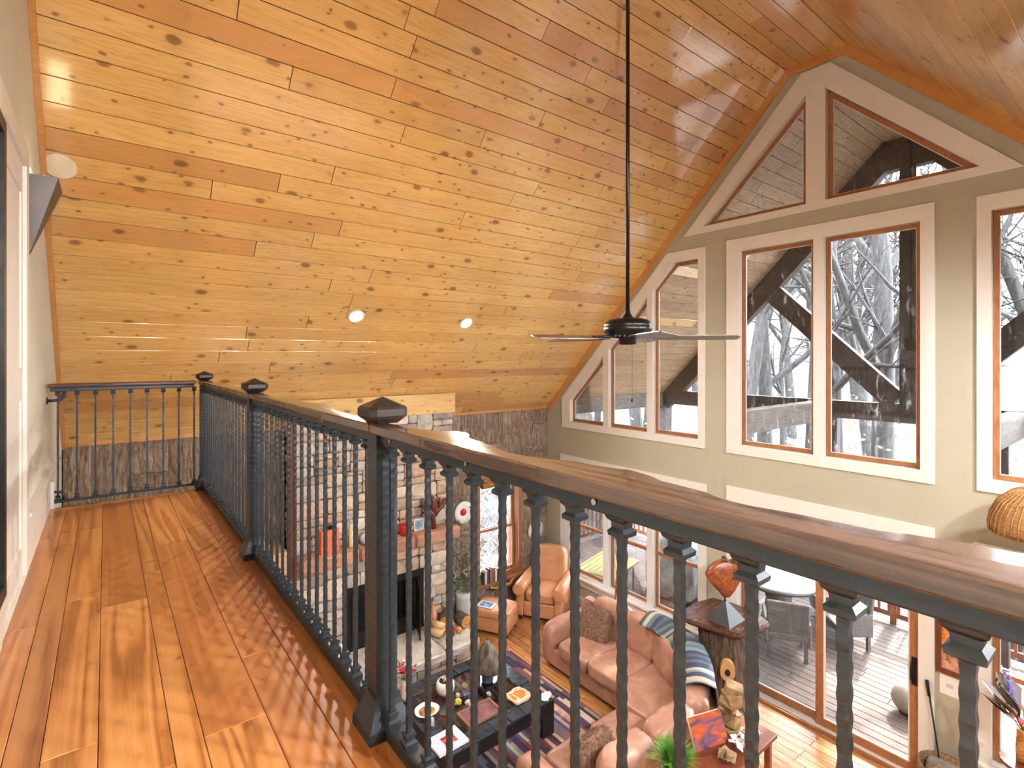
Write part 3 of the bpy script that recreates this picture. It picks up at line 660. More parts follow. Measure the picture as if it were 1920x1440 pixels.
# ------------------------------------------------------------------ balcony railing
RX = 0.74; ZB0, ZB1 = 3.355, 4.262
def bal_mesh(h, name='baluster'):
    m = MB(); n = 160; vs = []
    for i in range(n + 1):
        z = h * i / n; k = 0.0069 + 0.00065 * math.sin(i * 2 * PI / 5.6); k2 = 0.0069 + 0.00065 * math.sin(i * 2 * PI / 5.6 + .8)
        vs += [(-k, -k2, z), (k, -k2, z), (k, k2, z), (-k, k2, z)]
    m.add(vs, [(i*4+j, i*4+(j+1) % 4, i*4+4+(j+1) % 4, i*4+4+j) for i in range(n) for j in range(4)])
    return m.mesh(name)
def loft(sec):
    m = MB(); vs = []
    for (z, a, b) in sec: vs += [(-a, -b, z), (a, -b, z), (a, b, z), (-a, b, z)]
    n = len(sec); m.add(vs, [(i*4+j, i*4+(j+1) % 4, i*4+4+(j+1) % 4, i*4+4+j) for i in range(n-1) for j in range(4)] + [(3, 2, 1, 0), (4*n-4, 4*n-3, 4*n-2, 4*n-1)])
    return m
bmesh_bal = bal_mesh(ZB1 - ZB0); bmesh_bal.materials.append(M['iron'])
col_b = loft([(0, .021, .021), (.006, .021, .021), (.012, .014, .014), (.022, .013, .013), (.026, .017, .017), (.032, .017, .017), (.036, .011, .011)]).mesh('collar'); col_b.materials.append(M['iron'])
col_t = loft([(-.040, .011, .011), (-.036, .018, .018), (-.028, .019, .019), (-.022, .013, .013), (-.012, .014, .014), (-.006, .02, .02), (0, .022, .022)]).mesh('collar'); col_t.materials.append(M['iron'])
rail = thing('balcony_railing', 'long black iron balcony railing with live edge walnut handrail and three capped newel posts', 'railing', (RX, 3.6, FB))
rx, ry, rz_ = rail.location
def baluster(parent, p, h=None):
    b = link('baluster', bmesh_bal, None, parent); b.location = p
    link('collar', col_b, None, b)
    c = link('collar', col_t, None, b); c.location = (0, 0, ZB1 - ZB0)
ys = [1.585 - 0.1205 * i for i in range(30) if 1.585 - 0.1205 * i > -1.95]
ys += [1.787 + 0.1135 * i for i in range(16)]
ys += [3.70 + 0.118 * i for i in range(17)]
for y in ys: baluster(rail, (0, y - ry, ZB0 - rz_))
for (y0, y1) in ((-2.0, 1.66), (1.66, 3.58), (3.58, 5.69)):
    MB().obox((0, (y0 + y1) / 2 - ry, ZB0 - 0.012 - rz_), (0.052, y1 - y0 - 0.06, 0.022), ch=0.004).build('bottom_rail', M['iron'], rail)
    MB().obox((0, (y0 + y1) / 2 - ry, 4.279 - rz_), (0.05, y1 - y0 - 0.06, 0.034), ch=0.004).build('top_rail', M['iron'], rail)
MB().box(-0.02, 0.02, -2.0 - ry, 5.69 - ry, 0.0005, 0.032).build('shoe_strip', M['iron'], rail)
EDGE = [(-2.0, .85), (-1.0, .83), (-.4, .87), (.0, .85), (.11, .83), (.25, .79), (.40, .77), (.52, .79), (.64, .818), (.76, .80), (.86, .765), (.95, .745), (1.06, .775), (1.17, .79), (1.27, .835), (1.32, .842), (1.37, .79), (1.47, .765), (1.574, .756), (1.70, .755), (1.907, .753), (2.05, .757), (2.146, .765), (2.33, .80), (2.42, .828), (2.5, .83), (2.61, .785), (2.8, .79), (2.975, .797), (3.08, .745), (3.3, .76), (3.55, .775), (3.9, .785), (4.3, .775), (4.8, .79), (5.3, .775), (5.75, .78)]
def edge(y):
    for (a, b) in zip(EDGE[:-1], EDGE[1:]):
        if a[0] <= y <= b[0]:
            t = (y - a[0]) / (b[0] - a[0]); t = t * t * (3 - 2 * t); return a[1] + (b[1] - a[1]) * t + 0.003 * math.sin(y * 41) + 0.002 * math.sin(y * 97)
    return 0.78
ZH0, ZH1 = 4.2965, 4.328
for (y0, y1) in ((-2.0, 1.655), (1.66, 3.578), (3.582, 5.75)):
    n = int((y1 - y0) / 0.03); m = MB(); vs = []
    for i in range(n + 1):
        y = y0 + (y1 - y0) * i / n; e = edge(y); fw = 0.003 * math.sin(y * 5) + 0.0015 * math.sin(y * 23)
        x0 = 0.688 + fw
        for (X, Z) in ((x0 + .002, ZH0), (x0, ZH0 + .004), (x0, ZH1 - .005), (x0 + .005, ZH1), ((x0 + e) / 2, ZH1 + 0.001), (e - .012, ZH1), (e, ZH1 - .012), (e - .006, ZH0 + .006), (e - .02, ZH0)):
            vs.append((X - rx, y - ry, Z - rz_))
    k = 9
    m.add(vs, [(i*k+j, i*k+(j+1) % k, (i+1)*k+(j+1) % k, (i+1)*k+j) for i in range(n) for j in range(k)] + [tuple(range(k-1, -1, -1)), tuple(range(n*k, n*k+k))])
    m.build('handrail', M['walnut'], rail)
# screws under the handrail
for y in (1.545, 1.10, .665, 2.2, 2.7, 3.2, 4.2, 4.9):
    MB().tube([(-0.0265, y - ry, 4.281 - rz_), (-0.0285, y - ry, 4.281 - rz_)], 0.006, 8).build('screw', plain('screw_steel', (190, 190, 186), 0.3, 0.8), rail)
post_m = MB(); vs = []; n = 160
for i in range(n + 1):
    z = 0.08 + (4.297 - FB - 0.08) * i / n; k = 0.037 + 0.0005 * math.sin(i * 2 * PI / 5.6); k2 = 0.037 + 0.0005 * math.sin(i * 2 * PI / 5.6 + 1)
    vs += [(-k, -k2, z), (k, -k2, z), (k, k2, z), (-k, k2, z)]
post_m.add(vs, [(i*4+j, i*4+(j+1) % 4, i*4+4+(j+1) % 4, i*4+4+j) for i in range(n) for j in range(4)])
post_me = post_m.mesh('newel_post'); post_me.materials.append(M['iron'])
base_me = loft([(0, .076, .076), (.035, .074, .074), (.06, .062, .062), (.085, .05, .05), (.105, .045, .045), (.125, .043, .043)]).mesh('post_base'); base_me.materials.append(M['iron'])
cap = MB(); sec = []
for (z, a, c_) in ((0, .044, .012), (.016, .062, .018), (.026, .068, .02), (.048, .068, .02), (.056, .062, .018), (.086, .002, .0005)):
    sec.append([(-a + c_, -a, z), (a - c_, -a, z), (a, -a + c_, z), (a, a - c_, z), (a - c_, a, z), (-a + c_, a, z), (-a, a - c_, z), (-a, -a + c_, z)])
cap.add([p for s_ in sec for p in s_], [(i*8+j, i*8+(j+1) % 8, i*8+8+(j+1) % 8, i*8+8+j) for i in range(5) for j in range(8)] + [tuple(range(7, -1, -1)), tuple(range(40, 48))])
cap_me = cap.mesh('post_cap'); cap_me.materials.append(M['iron_cap'])
for y in (1.66, 3.58, 5.69):
    p = link('newel_post', post_me, None, rail); p.location = (0, y - ry, 0)
    link('post_base', base_me, None, p); c = link('post_cap', cap_me, None, p); c.location = (0, 0, 4.3285 - FB)

er = thing('end_railing', 'short black iron railing closing the far end of the balcony, bracketed to the white wall', 'railing', (0.18, 5.73, FB))
for i in range(9): baluster(er, (0.66 - 0.1215 * i - 0.18, 0, ZB0 + 0.005 - FB))
MB().obox((-0.03, 0, 4.278 - FB), (1.02, 0.045, 0.032), ch=0.004).build('top_rail', M['iron'], er)
MB().obox((-0.02, 0, 3.345 - FB), (1.0, 0.028, 0.02), ch=0.003).build('bottom_rail', M['iron'], er)
MB().obox((-0.03, 0.012, 4.311 - FB), (1.04, 0.12, 0.032), ch=0.006).build('handrail', M['walnut_x'], er)
for (z, sg) in ((4.262, -1), (3.355, 1)):
    b = MB().tube([(-0.565 + 0.005, 0, z + sg * 0.075 - FB), (-0.53, 0, z + sg * 0.075 - FB), (-0.475, 0, z + sg * 0.07 - FB), (-0.455, 0, z + sg * 0.045 - FB), (-0.452, 0, z - FB)], 0.012, 8).build('wall_bracket', M['iron'], er, True)
    MB().tube([(-0.5645, 0, z + sg * 0.075 - FB), (-0.556, 0, z + sg * 0.075 - FB)], [0.032, 0.028], 14).build('rosette', M['iron'], b, True)

# ------------------------------------------------------------------ ceiling fan
FX, FY = 3.311, 2.72
fan = thing('ceiling_fan', 'black five blade ceiling fan on a long down rod', 'ceiling fan', (FX, FY, 4.6))
MB().tube([(0, 0, 0.26), (0, 0, ZT - 4.6 - 0.05)], 0.0155, 12).build('down_rod', M['fanblack'], fan, True)
MB().lathe([(.02, ZT - 4.6 - .12), (.05, ZT - 4.6 - .09), (.07, ZT - 4.6 - .03), (.075, ZT - 4.6 - .001)], 20).build('canopy', M['fanblack'], fan, True)
MB().lathe([(.017, .33), (.022, .30), (.045, .265), (.05, .258)][::-1], 20).build('rod_collar', M['fanblack'], fan, True)
mh = MB().lathe([(.10, .115), (.155, .125), (.18, .14), (.192, .165), (.192, .19), (.186, .20), (.188, .206), (.182, .222), (.16, .244), (.12, .256), (.04, .26)], 36).build('motor_housing', M['fanblack'], fan, True)
MB().lathe([(.02, .045), (.066, .05), (.072, .06), (.072, .10), (.095, .118)], 28).build('switch_housing', M['fanblack'], fan, True)
for i in range(24):
    a = 2 * PI * i / 24
    MB().obox((.135 * math.cos(a), .135 * math.sin(a), .118), (.05, .006, .012), (0, 0.25, a)).build('vent_fin', plain('fan_steel', (150, 150, 150), 0.35, 0.7), mh)
for k in range(5):
    a = math.radians(-38.04 - 12 - 72 * k); t = Matrix.Rotation(a, 4, 'Z') @ Matrix.Rotation(math.radians(-11), 4, 'X')
    m = MB(); out = [(.2, -.045), (.26, -.062), (.6, -.075), (.82, -.072), (.84, -.055), (.845, 0), (.84, .055), (.82, .072), (.6, .075), (.26, .062), (.2, .045)]
    m.prism([t @ Vector((p[0], p[1], 0)) + Vector((0, 0, .098)) for p in out], (0, 0, .007)); b = m.build('blade', M['bladewood'], fan)
    m = MB(); m.tube([t @ Vector((.07, 0, .012)) + Vector((0, 0, .098)), t @ Vector((.15, 0, .02)) + Vector((0, 0, .098)), t @ Vector((.22, .012, .012)) + Vector((0, 0, .098)), t @ Vector((.33, .0, .011)) + Vector((0, 0, .098))], [.012, .01, .012, .005], 8)
    m.build('blade_iron', M['fanblack'], b, True)
MB().tube([(.03, -.02, .045), (.03, -.02, -.38)], 0.0012, 4).build('pull_chain', M['black'], fan)
MB().ball((.03, -.02, -.4), 0.011, 8, (1, 1, 1.6)).build('pull_knob', M['black'], fan, True)

# ------------------------------------------------------------------ lamps on the ceiling and wall, plus added fill lights
def slope_pt(x, y, off=0.0, right=False):
    n_ = nR if right else nL
    return Vector((x, y, ceil_z(y))) + n_ * off, n_
def recessed(x, y, right, label, power, group=None):
    p, n_ = slope_pt(x, y, 0.0005, right); L = thing('recessed_light', label, 'light', p, 0, group)
    L.rotation_euler = n_.to_track_quat('Z', 'Y').to_euler()
    MB().lathe([(.078, 0.0), (.1, 0.0), (.1, .004), (.092, .009), (.08, .008), (.078, 0.0)], 28).build('trim_ring', M['white'], L, True)
    MB().lathe([(.0005, .002), (.0775, .002), (.0775, .0045), (.0005, .006)], 24).build('lens', M['lens'], L)
    ld = bpy.data.lights.new('recessed_lamp', 'SPOT'); lo = bpy.data.objects.new('recessed_lamp', ld); COL.objects.link(lo)
    ld.energy = power; ld.color = (0.96, 0.97, 1.0) if right else (1.0, 0.93, 0.84); ld.spot_size = math.radians(150); ld.spot_blend = 0.7; ld.shadow_soft_size = 0.06
    lo.parent = L; lo.location = (0, 0, 0.03); lo.rotation_euler = (PI, 0, 0)
recessed(2.415, 6.178, False, 'lit recessed ceiling light nearer the left wall on the pine slope', 210)
recessed(4.024, 6.197, False, 'lit recessed ceiling light nearer the ceiling fan on the pine slope', 210)
for (x, w_) in ((0.8, 'nearest the left wall'), (2.4, 'second from the left wall'), (4.0, 'second from the gable wall'), (5.6, 'nearest the gable wall')): recessed(x, -0.75, True, 'added unseen recessed fill light on the right hand pine slope, ' + w_, 280, 'added fill lights on the right slope')  # four lights added out of view to even out the room's brightness
sc_ = thing('wall_sconce', 'dark metal wedge shaped wall sconce throwing light up the left wall', 'sconce', (XL, 4.45, 5.16))
m = MB(); m.add([(0.005, -.18, .50), (0.155, -.18, .50), (0.155, .2, .50), (0.005, .2, .50), (0.005, -.12, 0), (0.012, -.12, 0), (0.012, -.10, 0), (0.005, -.10, 0)],
      [(4, 5, 1, 0), (5, 6, 2, 1), (6, 7, 3, 2), (7, 4, 0, 3), (7, 6, 5, 4)]); m.build('shade', flat('gunmetal', S(88, 84, 86), 0.4, 0.6), sc_)
MB().box(0.001, 0.02, -.09, .11, .38, .56).build('back_plate', M['white'], sc_)
MB().tube([(0.02, .0, .53), (0.075, .06, .56)], 0.006, 6).build('lamp_arm', M['white'], sc_)
MB().box(0.012, 0.148, -.172, .192, .478, .484).build('diffuser', emit('frosted_diffuser', (1.0, 0.8, 0.5, 1), 3.5), sc_)
tl_ = thing('added_fill_lamp', 'added unseen fill lamp shaped as a black torchiere, on the balcony behind the viewer', 'fill lamp', (0.10, -0.40, FB))  # unseen lamp added behind the camera to brighten the upper ceiling
MB().lathe([(.0005, 0.001), (.15, 0.001), (.14, .02), (.0005, .03)], 24).build('foot', M['black'], tl_, True); MB().tube([(0, 0, .02), (0, 0, 1.62)], .014, 10).build('pole', M['black'], tl_, True)
MB().lathe([(.02, 1.6), (.1, 1.64), (.19, 1.74), (.185, 1.745), (.09, 1.65), (.0005, 1.63)], 28).build('bowl_shade', M['black'], tl_, True)
ld = bpy.data.lights.new('added_fill_bulb', 'POINT'); lo = bpy.data.objects.new('added_fill_bulb', ld); COL.objects.link(lo); lo.parent = tl_; lo.location = (0, 0, 1.73)
ld.energy = 230; ld.color = (0.97, 0.97, 1.0); ld.shadow_soft_size = 0.07
p, n_ = slope_pt(-0.275, 5.24, 0.0005); sp = thing('ceiling_speaker', 'round cream speaker grille set flush in the pine ceiling above the sconce', 'speaker', p)
sp.rotation_euler = n_.to_track_quat('Z', 'Y').to_euler()
MB().lathe([(.09, 0), (.104, 0), (.104, .006), (.09, .009)], 32).build('rim', plain('cream_plastic', (226, 214, 186), 0.5), sp, True)
MB().lathe([(.0005, .004), (.09, .004), (.09, .006), (.0005, .007)], 32).build('grille', plain('cream_grille', (214, 196, 160), 0.6), sp)
mi = thing('framed_mirror', 'tall black framed mirror on the wall beside the white door at the left edge', 'mirror', (XL + 0.021, 2.52, 3.53))
MB().holed([(-.55, 0), (.57, 0), (.57, 2.02), (-.55, 2.02)], [[(-.49, .06), (.51, .06), (.51, 1.96), (-.49, 1.96)]], lambda a, b, d: (d, a, b), 0.0, 0.03).build('frame', M['black'], mi)
MB().box(0.004, 0.012, -.49, .51, .06, 1.96).build('mirror_plate', ramped('antiqued_mirror', [(0.3, S(120, 130, 132)), (0.7, S(190, 198, 198))], (1, 1, 1), 40.0, 3.0, 0.25, 0.5, 0.004, metal=0.6), mi)

# ------------------------------------------------------------------ sectional sofa
sf = thing('sectional_sofa', 'large brown leather sectional sofa with a rounded corner in front of the windows', 'sofa', (5.4, 4.0, 0))
sx, sy = 5.4, 4.0
W = lambda x, y, z=0.0: (x - sx, y - sy, z)
LE = M['leather']
base = MB().prism([W(5.12, 5.78, .07), W(5.12, 4.31, .07), W(4.84, 3.97, .07), W(3.22, 3.97, .07), W(3.22, 3.07, .07), W(5.25, 3.07, .07), W(6.12, 3.95, .07), W(6.12, 5.78, .07)], (0, 0, .21)).build('base', LE, sf)
for (cx, cy, dx, dy, sd_n) in ((5.46, 5.17, .80, .60, 1), (5.46, 4.60, .80, .585, 2), (4.50, 3.66, .62, .74, 3), (3.86, 3.66, .64, .74, 4)):
    MB().sbox(W(cx, cy, .37), (dx, dy, .21), 7, 10, wr=.005, seed=sd_n, sag=-0.01).build('seat_cushion', LE, sf, True)
# wedge corner seat
cs = MB(); P = [(5.07, 4.31), (4.81, 3.99), (4.81, 3.32), (5.0, 3.28), (5.55, 3.62), (5.9, 4.05), (5.86, 4.31)]
import itertools
def soft_prism(poly, z0, z1, r):
    a = inset(poly, r); m = MB(); n = len(poly); vs = []
    rows = [(a, z0), (poly, z0 + r), (poly, z1 - r), (inset(poly, r * .35), z1 - r * .3), (a, z1)]
    for (q, z) in rows: vs += [W(p[0], p[1], z) for p in q]
    fs = [tuple(range(n)), tuple(range(4 * n, 5 * n))]
    for k in range(4): fs += [(k*n+i, k*n+(i+1) % n, (k+1)*n+(i+1) % n, (k+1)*n+i) for i in range(n)]
    m.add(vs, fs); return m
soft_prism(P, .27, .475, .03).build('corner_seat', LE, sf)
for (cx, cy, dx, dy, dz, rz, sd_n) in ((5.93, 5.17, .30, .62, .50, 0, 11), (5.93, 4.57, .32, .60, .52, -.06, 12), (5.76, 3.99, .34, .70, .49, -.52, 13),
                                       (5.24, 3.38, .34, .72, .49, -1.05, 14), (4.55, 3.22, .30, .66, .50, -1.57, 15), (3.87, 3.22, .30, .66, .50, -1.57, 16)):
    MB().sbox(W(cx, cy, .66), (dx, dy, dz), 4.5, 10, (0, .16, rz), .008, sd_n).build('back_cushion', LE, sf, True)
fr_ = MB().prism([W(6.0, 5.80, .28), W(6.0, 4.0, .28), W(5.22, 3.17, .28), W(3.2, 3.17, .28), W(3.2, 3.07, .28), W(5.25, 3.07, .28), W(6.12, 3.95, .28), W(6.12, 5.80, .28)], (0, 0, .44)).build('back_frame', LE, sf)
for (cx, cy, dx, dy) in ((5.58, 5.70, 1.0, .25), (3.30, 3.58, .24, .98)):
    MB().sbox(W(cx, cy, .32), (dx, dy, .62), 5, 10, wr=.004, seed=int(cx * 10)).build('arm', LE, sf, True)
for (x, y) in ((5.2, 5.7), (6.02, 5.7), (3.3, 3.9), (3.3, 3.15), (4.9, 3.9)):
    MB().tube([W(x, y, 0.0), W(x, y, .075)], [.022, .028], 10).build('foot', M['tableblack'], sf)
def fur_pillow(name, label, c, dims, rot, seed):
    t = thing(name, label, 'pillow', c); t.rotation_euler = rot
    MB().sbox((0, 0, 0), dims, 4.5, 8, wr=.006, seed=seed).build('pillow_body', M['fur'], t, True)
    q = random.Random(seed); m = MB()
    for i in range(2600):
        v = Vector((q.gauss(0, 1), q.gauss(0, 1), q.gauss(0, 1))).normalized()
        k = 4.5; nn = (abs(v.x)**k + abs(v.y)**k + abs(v.z)**k) ** (1 / k); u = v / nn
        p = Vector((u.x * dims[0] / 2, u.y * dims[1] / 2, u.z * dims[2] / 2)); d = (v + Vector((q.uniform(-.7, .7), q.uniform(-.7, .7), q.uniform(-.9, .2)))).normalized()
        l = q.uniform(.022, .045); s_ = d.orthogonal().normalized() * .0022
        m.add([p - s_, p + s_, p + d * l * .6 + s_ * .7, p + d * l], [(0, 1, 2), (0, 2, 3)])
    tag(m.build('fur', M['fur'], t), kind='stuff')
fur_pillow('fur_pillow', 'shaggy brown fur cushion leaning in the left seat of the sofa by the window', (5.62, 5.22, .64), (.17, .48, .46), (0, .38, .25), 3)
fur_pillow('fur_pillow', 'shaggy brown fur cushion lying along the near arm of the sofa', (3.78, 3.50, .62), (.52, .17, .42), (-.45, 0, .1), 4)
# striped throw over the corner
m = MB(); nu, nv = 22, 26; vs = []; uvl = []
cpath = [(5.90, 4.52), (5.93, 4.25), (5.84, 3.98), (5.68, 3.74), (5.48, 3.55), (5.26, 3.37), (5.10, 3.24)]
def cp(t):
    t *= len(cpath) - 1; i = min(int(t), len(cpath) - 2); f_ = t - i
    return Vector((cpath[i][0] * (1 - f_) + cpath[i+1][0] * f_, cpath[i][1] * (1 - f_) + cpath[i+1][1] * f_, 0))
for j in range(nv + 1):
    v = j / nv
    for i in range(nu + 1):
        u = i / nu; p = cp(u); t = (cp(min(1, u + .03)) - cp(max(0, u - .03))).normalized(); n_ = Vector((-t.y, t.x, 0))   # towards the room
        if n_.dot(Vector((-1, 1, 0))) < 0: n_ = -n_
        a = (v - 0.36) / 0.64
        if v < 0.36: k = (0.36 - v) / 0.36; off = 0.13 + 0.06 * k; z = 0.90 - k * 0.30 * max(0.08, min(1, (u - .28) * 2.2))
        elif v < 0.62: k = (v - 0.36) / 0.26; off = 0.13 - 0.36 * k; z = 0.90 + 0.05 * math.sin(PI * k)
        else: k = (v - 0.62) / 0.38; off = -0.23 - 0.04 * k; z = 0.90 - 0.52 * k
        z += 0.012 * math.sin(u * 14 + v * 3); off += 0.012 * math.sin(u * 11 + v * 6)
        q = p + n_ * off; vs.append((q.x, q.y, z + .04)); uvl.append((u * 1.6, v * 1.05))
m.add(vs, [(j*(nu+1)+i, j*(nu+1)+i+1, (j+1)*(nu+1)+i+1, (j+1)*(nu+1)+i) for j in range(nv) for i in range(nu)])
me = bpy.data.meshes.new('throw_blanket'); me.from_pydata(m.v, [], m.f); uvn = me.uv_layers.new(name='UVMap')
for lp in me.loops: uvn.data[lp.index].uv = uvl[lp.vertex_index]
for p in me.polygons: p.use_smooth = True
th = link('throw_blanket', me, M['throw']); md = th.modifiers.new('thickness', 'SOLIDIFY'); md.thickness = 0.014
tag(th, 'blue and grey striped woven throw draped over the sofa corner', 'blanket')

# ------------------------------------------------------------------ rug and coffee table
rg = MB().obox((3.55, 5.1, 0.009), (2.75, 2.55, 0.014), ch=0.003).build('striped_rug', M['rug'])
tag(rg, 'multicoloured striped rug under the black coffee table', 'rug')
ctb = thing('coffee_table', 'square black coffee table with tiled border and glass centre', 'coffee table', (3.5, 5.28, 0.0165))
TX, TY, TZ, TW = 0.755, 0.665, 0.41, 0.2
tag_ = MB().holed([(-TX, -TY), (TX, -TY), (TX, TY), (-TX, TY)], [[(-TX + TW, -TY + TW), (TX - TW, -TY + TW), (TX - TW, TY - TW), (-TX + TW, TY - TW)]], lambda a, b, d: (a, b, d), TZ - 0.045, TZ - 0.02).build('top_ring', M['tableblack'], ctb)
MB().holed([(-TX, -TY), (TX, -TY), (TX, TY), (-TX, TY)], [[(-TX + .04, -TY + .04), (TX - .04, -TY + .04), (TX - .04, TY - .04), (-TX + .04, TY - .04)]], lambda a, b, d: (a, b, d), TZ - 0.16, TZ - 0.046).build('apron', M['tableblack'], ctb)
for (a, b) in ((-1, -1), (1, -1), (1, 1), (-1, 1)):
    MB().obox((a * (TX - .09), b * (TY - .09), (TZ - 0.16) / 2), (.18, .18, TZ - 0.16), ch=.006).build('leg', M['tableblack'], ctb)
nx_, ny_ = 7, 6
for i in range(nx_):
    for j in range(ny_):
        if 0 < i < nx_ - 1 and 0 < j < ny_ - 1: continue
        dx = 2 * TX / nx_; dy = 2 * TY / ny_; zj = rnd.uniform(-.002, .003)
        w_ = TW if j not in (0, ny_ - 1) else dx; h_ = TW if i not in (0, nx_ - 1) else dy
        if i in (0, nx_ - 1): x0 = -TX if i == 0 else TX - (TW if j not in (0, ny_ - 1) else dx); x1 = x0 + (TW if j not in (0, ny_ - 1) else dx)
        else: x0 = -TX + i * dx; x1 = x0 + dx
        if j in (0, ny_ - 1): y0 = -TY if j == 0 else TY - TW; y1 = y0 + TW
        else: y0 = -TY + j * dy; y1 = y0 + dy
        MB().obox(((x0 + x1) / 2, (y0 + y1) / 2, TZ - .01 + zj), (x1 - x0 - .008, y1 - y0 - .008, .02), ch=.004).build('tile', M['tile'], ctb)
MB().box(-TX + TW + .003, TX - TW - .003, -TY + TW + .003, TY - TW - .003, TZ - .009, TZ - .001).build('glass_top', M['tableglass'], ctb)
TT = 0.0165 + TZ
TG = 0.0165 + TZ
# draped bronze figure
dr = thing('bronze_figure', 'grey bronze draped figure on a rounded plinth on the coffee table', 'sculpture', (3.83, 5.40, TG))
MB().lathe([(.07, 0), (.075, .02), (.06, .12), (.07, .16)], 18).build('plinth', flat('slate_blue', S(86, 98, 116), 0.3, 0.1, 0.2), dr, True)
MB().lathe([(.19, .16), (.2, .18), (.18, .24), (.14, .33), (.10, .41), (.055, .48), (.03, .51), (.001, .52)], 28, wob=.05, seed=5).build('drapery', M['bronze'], dr, True)
MB().tube([(0, 0, .51), (.008, 0, .54), (.0, .008, .555)], [.012, .01, .005], 8).build('finial', M['bronze'], dr, True)
sv = thing('succulent_pot', 'round white pot filled with pale succulents on the coffee table', 'plant pot', (3.27, 5.50, TT + .003))
MB().lathe([(.05, 0), (.095, .03), (.115, .09), (.11, .14), (.085, .175), (.08, .17), (.075, .16)], 24).build('pot', M['ceramic'], sv, True)
MB().lathe([(.0005, .165), (.078, .165), (.075, .172), (.0005, .176)], 18).build('soil', M['dark'], sv)
q = random.Random(4)
for i in range(14):
    a, r = q.uniform(0, 6.28), q.uniform(0, .062)
    MB().lathe([(.004, 0), (.017, .012), (.012, .025), (.002, .034)], 6, (r * math.cos(a), r * math.sin(a), .17)).build('succulent', M['dryleaf'] if i % 2 else M['ceramic'], sv, True)
ag = thing('amber_dish', 'amber glazed shell dish with a white rim on the coffee table', 'dish', (2.92, 5.33, TT + .003))
MB().lathe([(.04, 0), (.10, .02), (.14, .05), (.135, .052), (.09, .028), (.0005, .018)], 24, wob=.05, seed=3).build('bowl', M['ceramic'], ag, True)
MB().lathe([(.0005, .026), (.085, .03), (.09, .033), (.0005, .036)], 20, wob=.05, seed=3).build('glaze', M['amber'], ag, True)
tag(MB().sbox((0, 0, .035), (.1, .08, .07), 2.5, 6, wr=.01, seed=8).build('white_stone', M['rock'], None, True, (2.86, 5.14, TG + .0)), 'lumpy white mineral rock beside the amber dish', 'rock')
for (x, y, r, mt, lb) in ((3.52, 5.46, .035, 'dryleaf', 'small brown pyramid stone near the succulent pot'), (3.44, 5.30, .05, 'purple', 'dark purple amethyst cluster in the middle of the coffee table'),
                          (3.30, 5.25, .035, 'yellow', 'small yellow mineral on the coffee table glass'), (3.38, 5.16, .038, 'rock', 'silvery crystal rock beside the yellow mineral'), (3.36, 5.36, .028, 'rock', 'small round grey stone beside the amethyst'), (3.68, 5.16, .024, 'rock', 'tiny pale stone behind the glazed tray')):
    m = MB(); q = random.Random(int(r * 1000 + x * 100)); m.sbox((0, 0, r * .8), (r * 2.2, r * 2, r * 1.7), 2.4, 3, wr=r * .18, seed=int(x * 100)); tag(m.build('mineral', M[mt], None, False, (x, y, TG + .001), (0, 0, q.uniform(0, 3))), lb, 'rock')
ty_ = thing('glazed_tray', 'rectangular purple and brown glazed tray on the coffee table', 'tray', (3.40, 4.95, TG + .001), -.02)
MB().obox((0, 0, .012), (.42, .24, .016), ch=.005).build('tray_floor', M['tray'], ty_)
MB().holed([(-.23, -.14), (.23, -.14), (.23, .14), (-.23, .14)], [[(-.2, -.11), (.2, -.11), (.2, .11), (-.2, .11)]], lambda a, b, d: (a, b, d), .004, .032).build('tray_rim', plain('tray_edge', (142, 106, 88), 0.2), ty_)
sq = thing('square_dish', 'square cream dish holding an amber glazed pool on the coffee table', 'dish', (3.93, 4.90, TG + .001), .1)
MB().sbox((0, 0, .025), (.26, .24, .05), 5, 8, wr=.004, seed=6).build('dish_body', plain('cream_pottery', (226, 200, 170), 0.35), sq, True)
MB().sbox((-.01, 0, .047), (.2, .17, .012), 4, 6, wr=.002, seed=7).build('glaze', M['amber'], sq, True)
bk = thing('art_book', 'large white art book with a red cover picture on the coffee table corner', 'book', (2.88, 4.80, TT + .004), .03)
MB().obox((0, 0, .012), (.36, .28, .02)).build('pages', M['paper'], bk)
MB().box(-.183, .183, -.143, .143, .0225, .025).box(-.183, .183, -.143, .143, 0, .0025).box(-.185, -.182, -.143, .143, 0, .025).build('cover', flat('book_cover', S(206, 210, 222), 0.25, 0, 0.06, 6), bk)
MB().box(-.06, .09, -.07, .06, .0252, .0256).build('cover_picture', ramped('cover_print', [(0.3, S(120, 30, 40)), (0.55, S(190, 60, 66)), (0.8, S(236, 196, 190))], (1, 1, 1), 14, 3, 0.3, 0), bk)
tag(MB().sbox((0, 0, .02), (.16, .10, .04), 3, 8, wr=.008, seed=2).build('folded_cloth', M['paper'], None, True, (4.19, 4.69, TT + .003), (0, 0, .5)), 'small folded white cloth on the corner of the coffee table', 'cloth')
def bouquet(t, c, n, mats, r, seed, petals=7):
    q = random.Random(seed)
    for i in range(n):
        a, k = q.uniform(0, 6.28), math.sqrt(q.random()) * r; p = Vector((c[0] + k * math.cos(a), c[1] + k * math.sin(a), c[2] + q.uniform(-.04, .05) - k * .5)); s_ = q.uniform(.024, .042)
        m = MB()
        for lv in range(3):
            for j in range(petals - lv):
                b = 2 * PI * j / (petals - lv) + lv; tl = .35 + lv * .3
                d = Vector((math.cos(b) * math.cos(tl), math.sin(b) * math.cos(tl), math.sin(tl))); sd2 = Vector((-math.sin(b), math.cos(b), 0)) * s_ * .55
                m.add([p, p + d * s_ * .7 + sd2, p + d * s_ * 1.1, p + d * s_ * .7 - sd2], [(0, 1, 2, 3)])
        m.build('blossom', M[mats[i % len(mats)]], t)
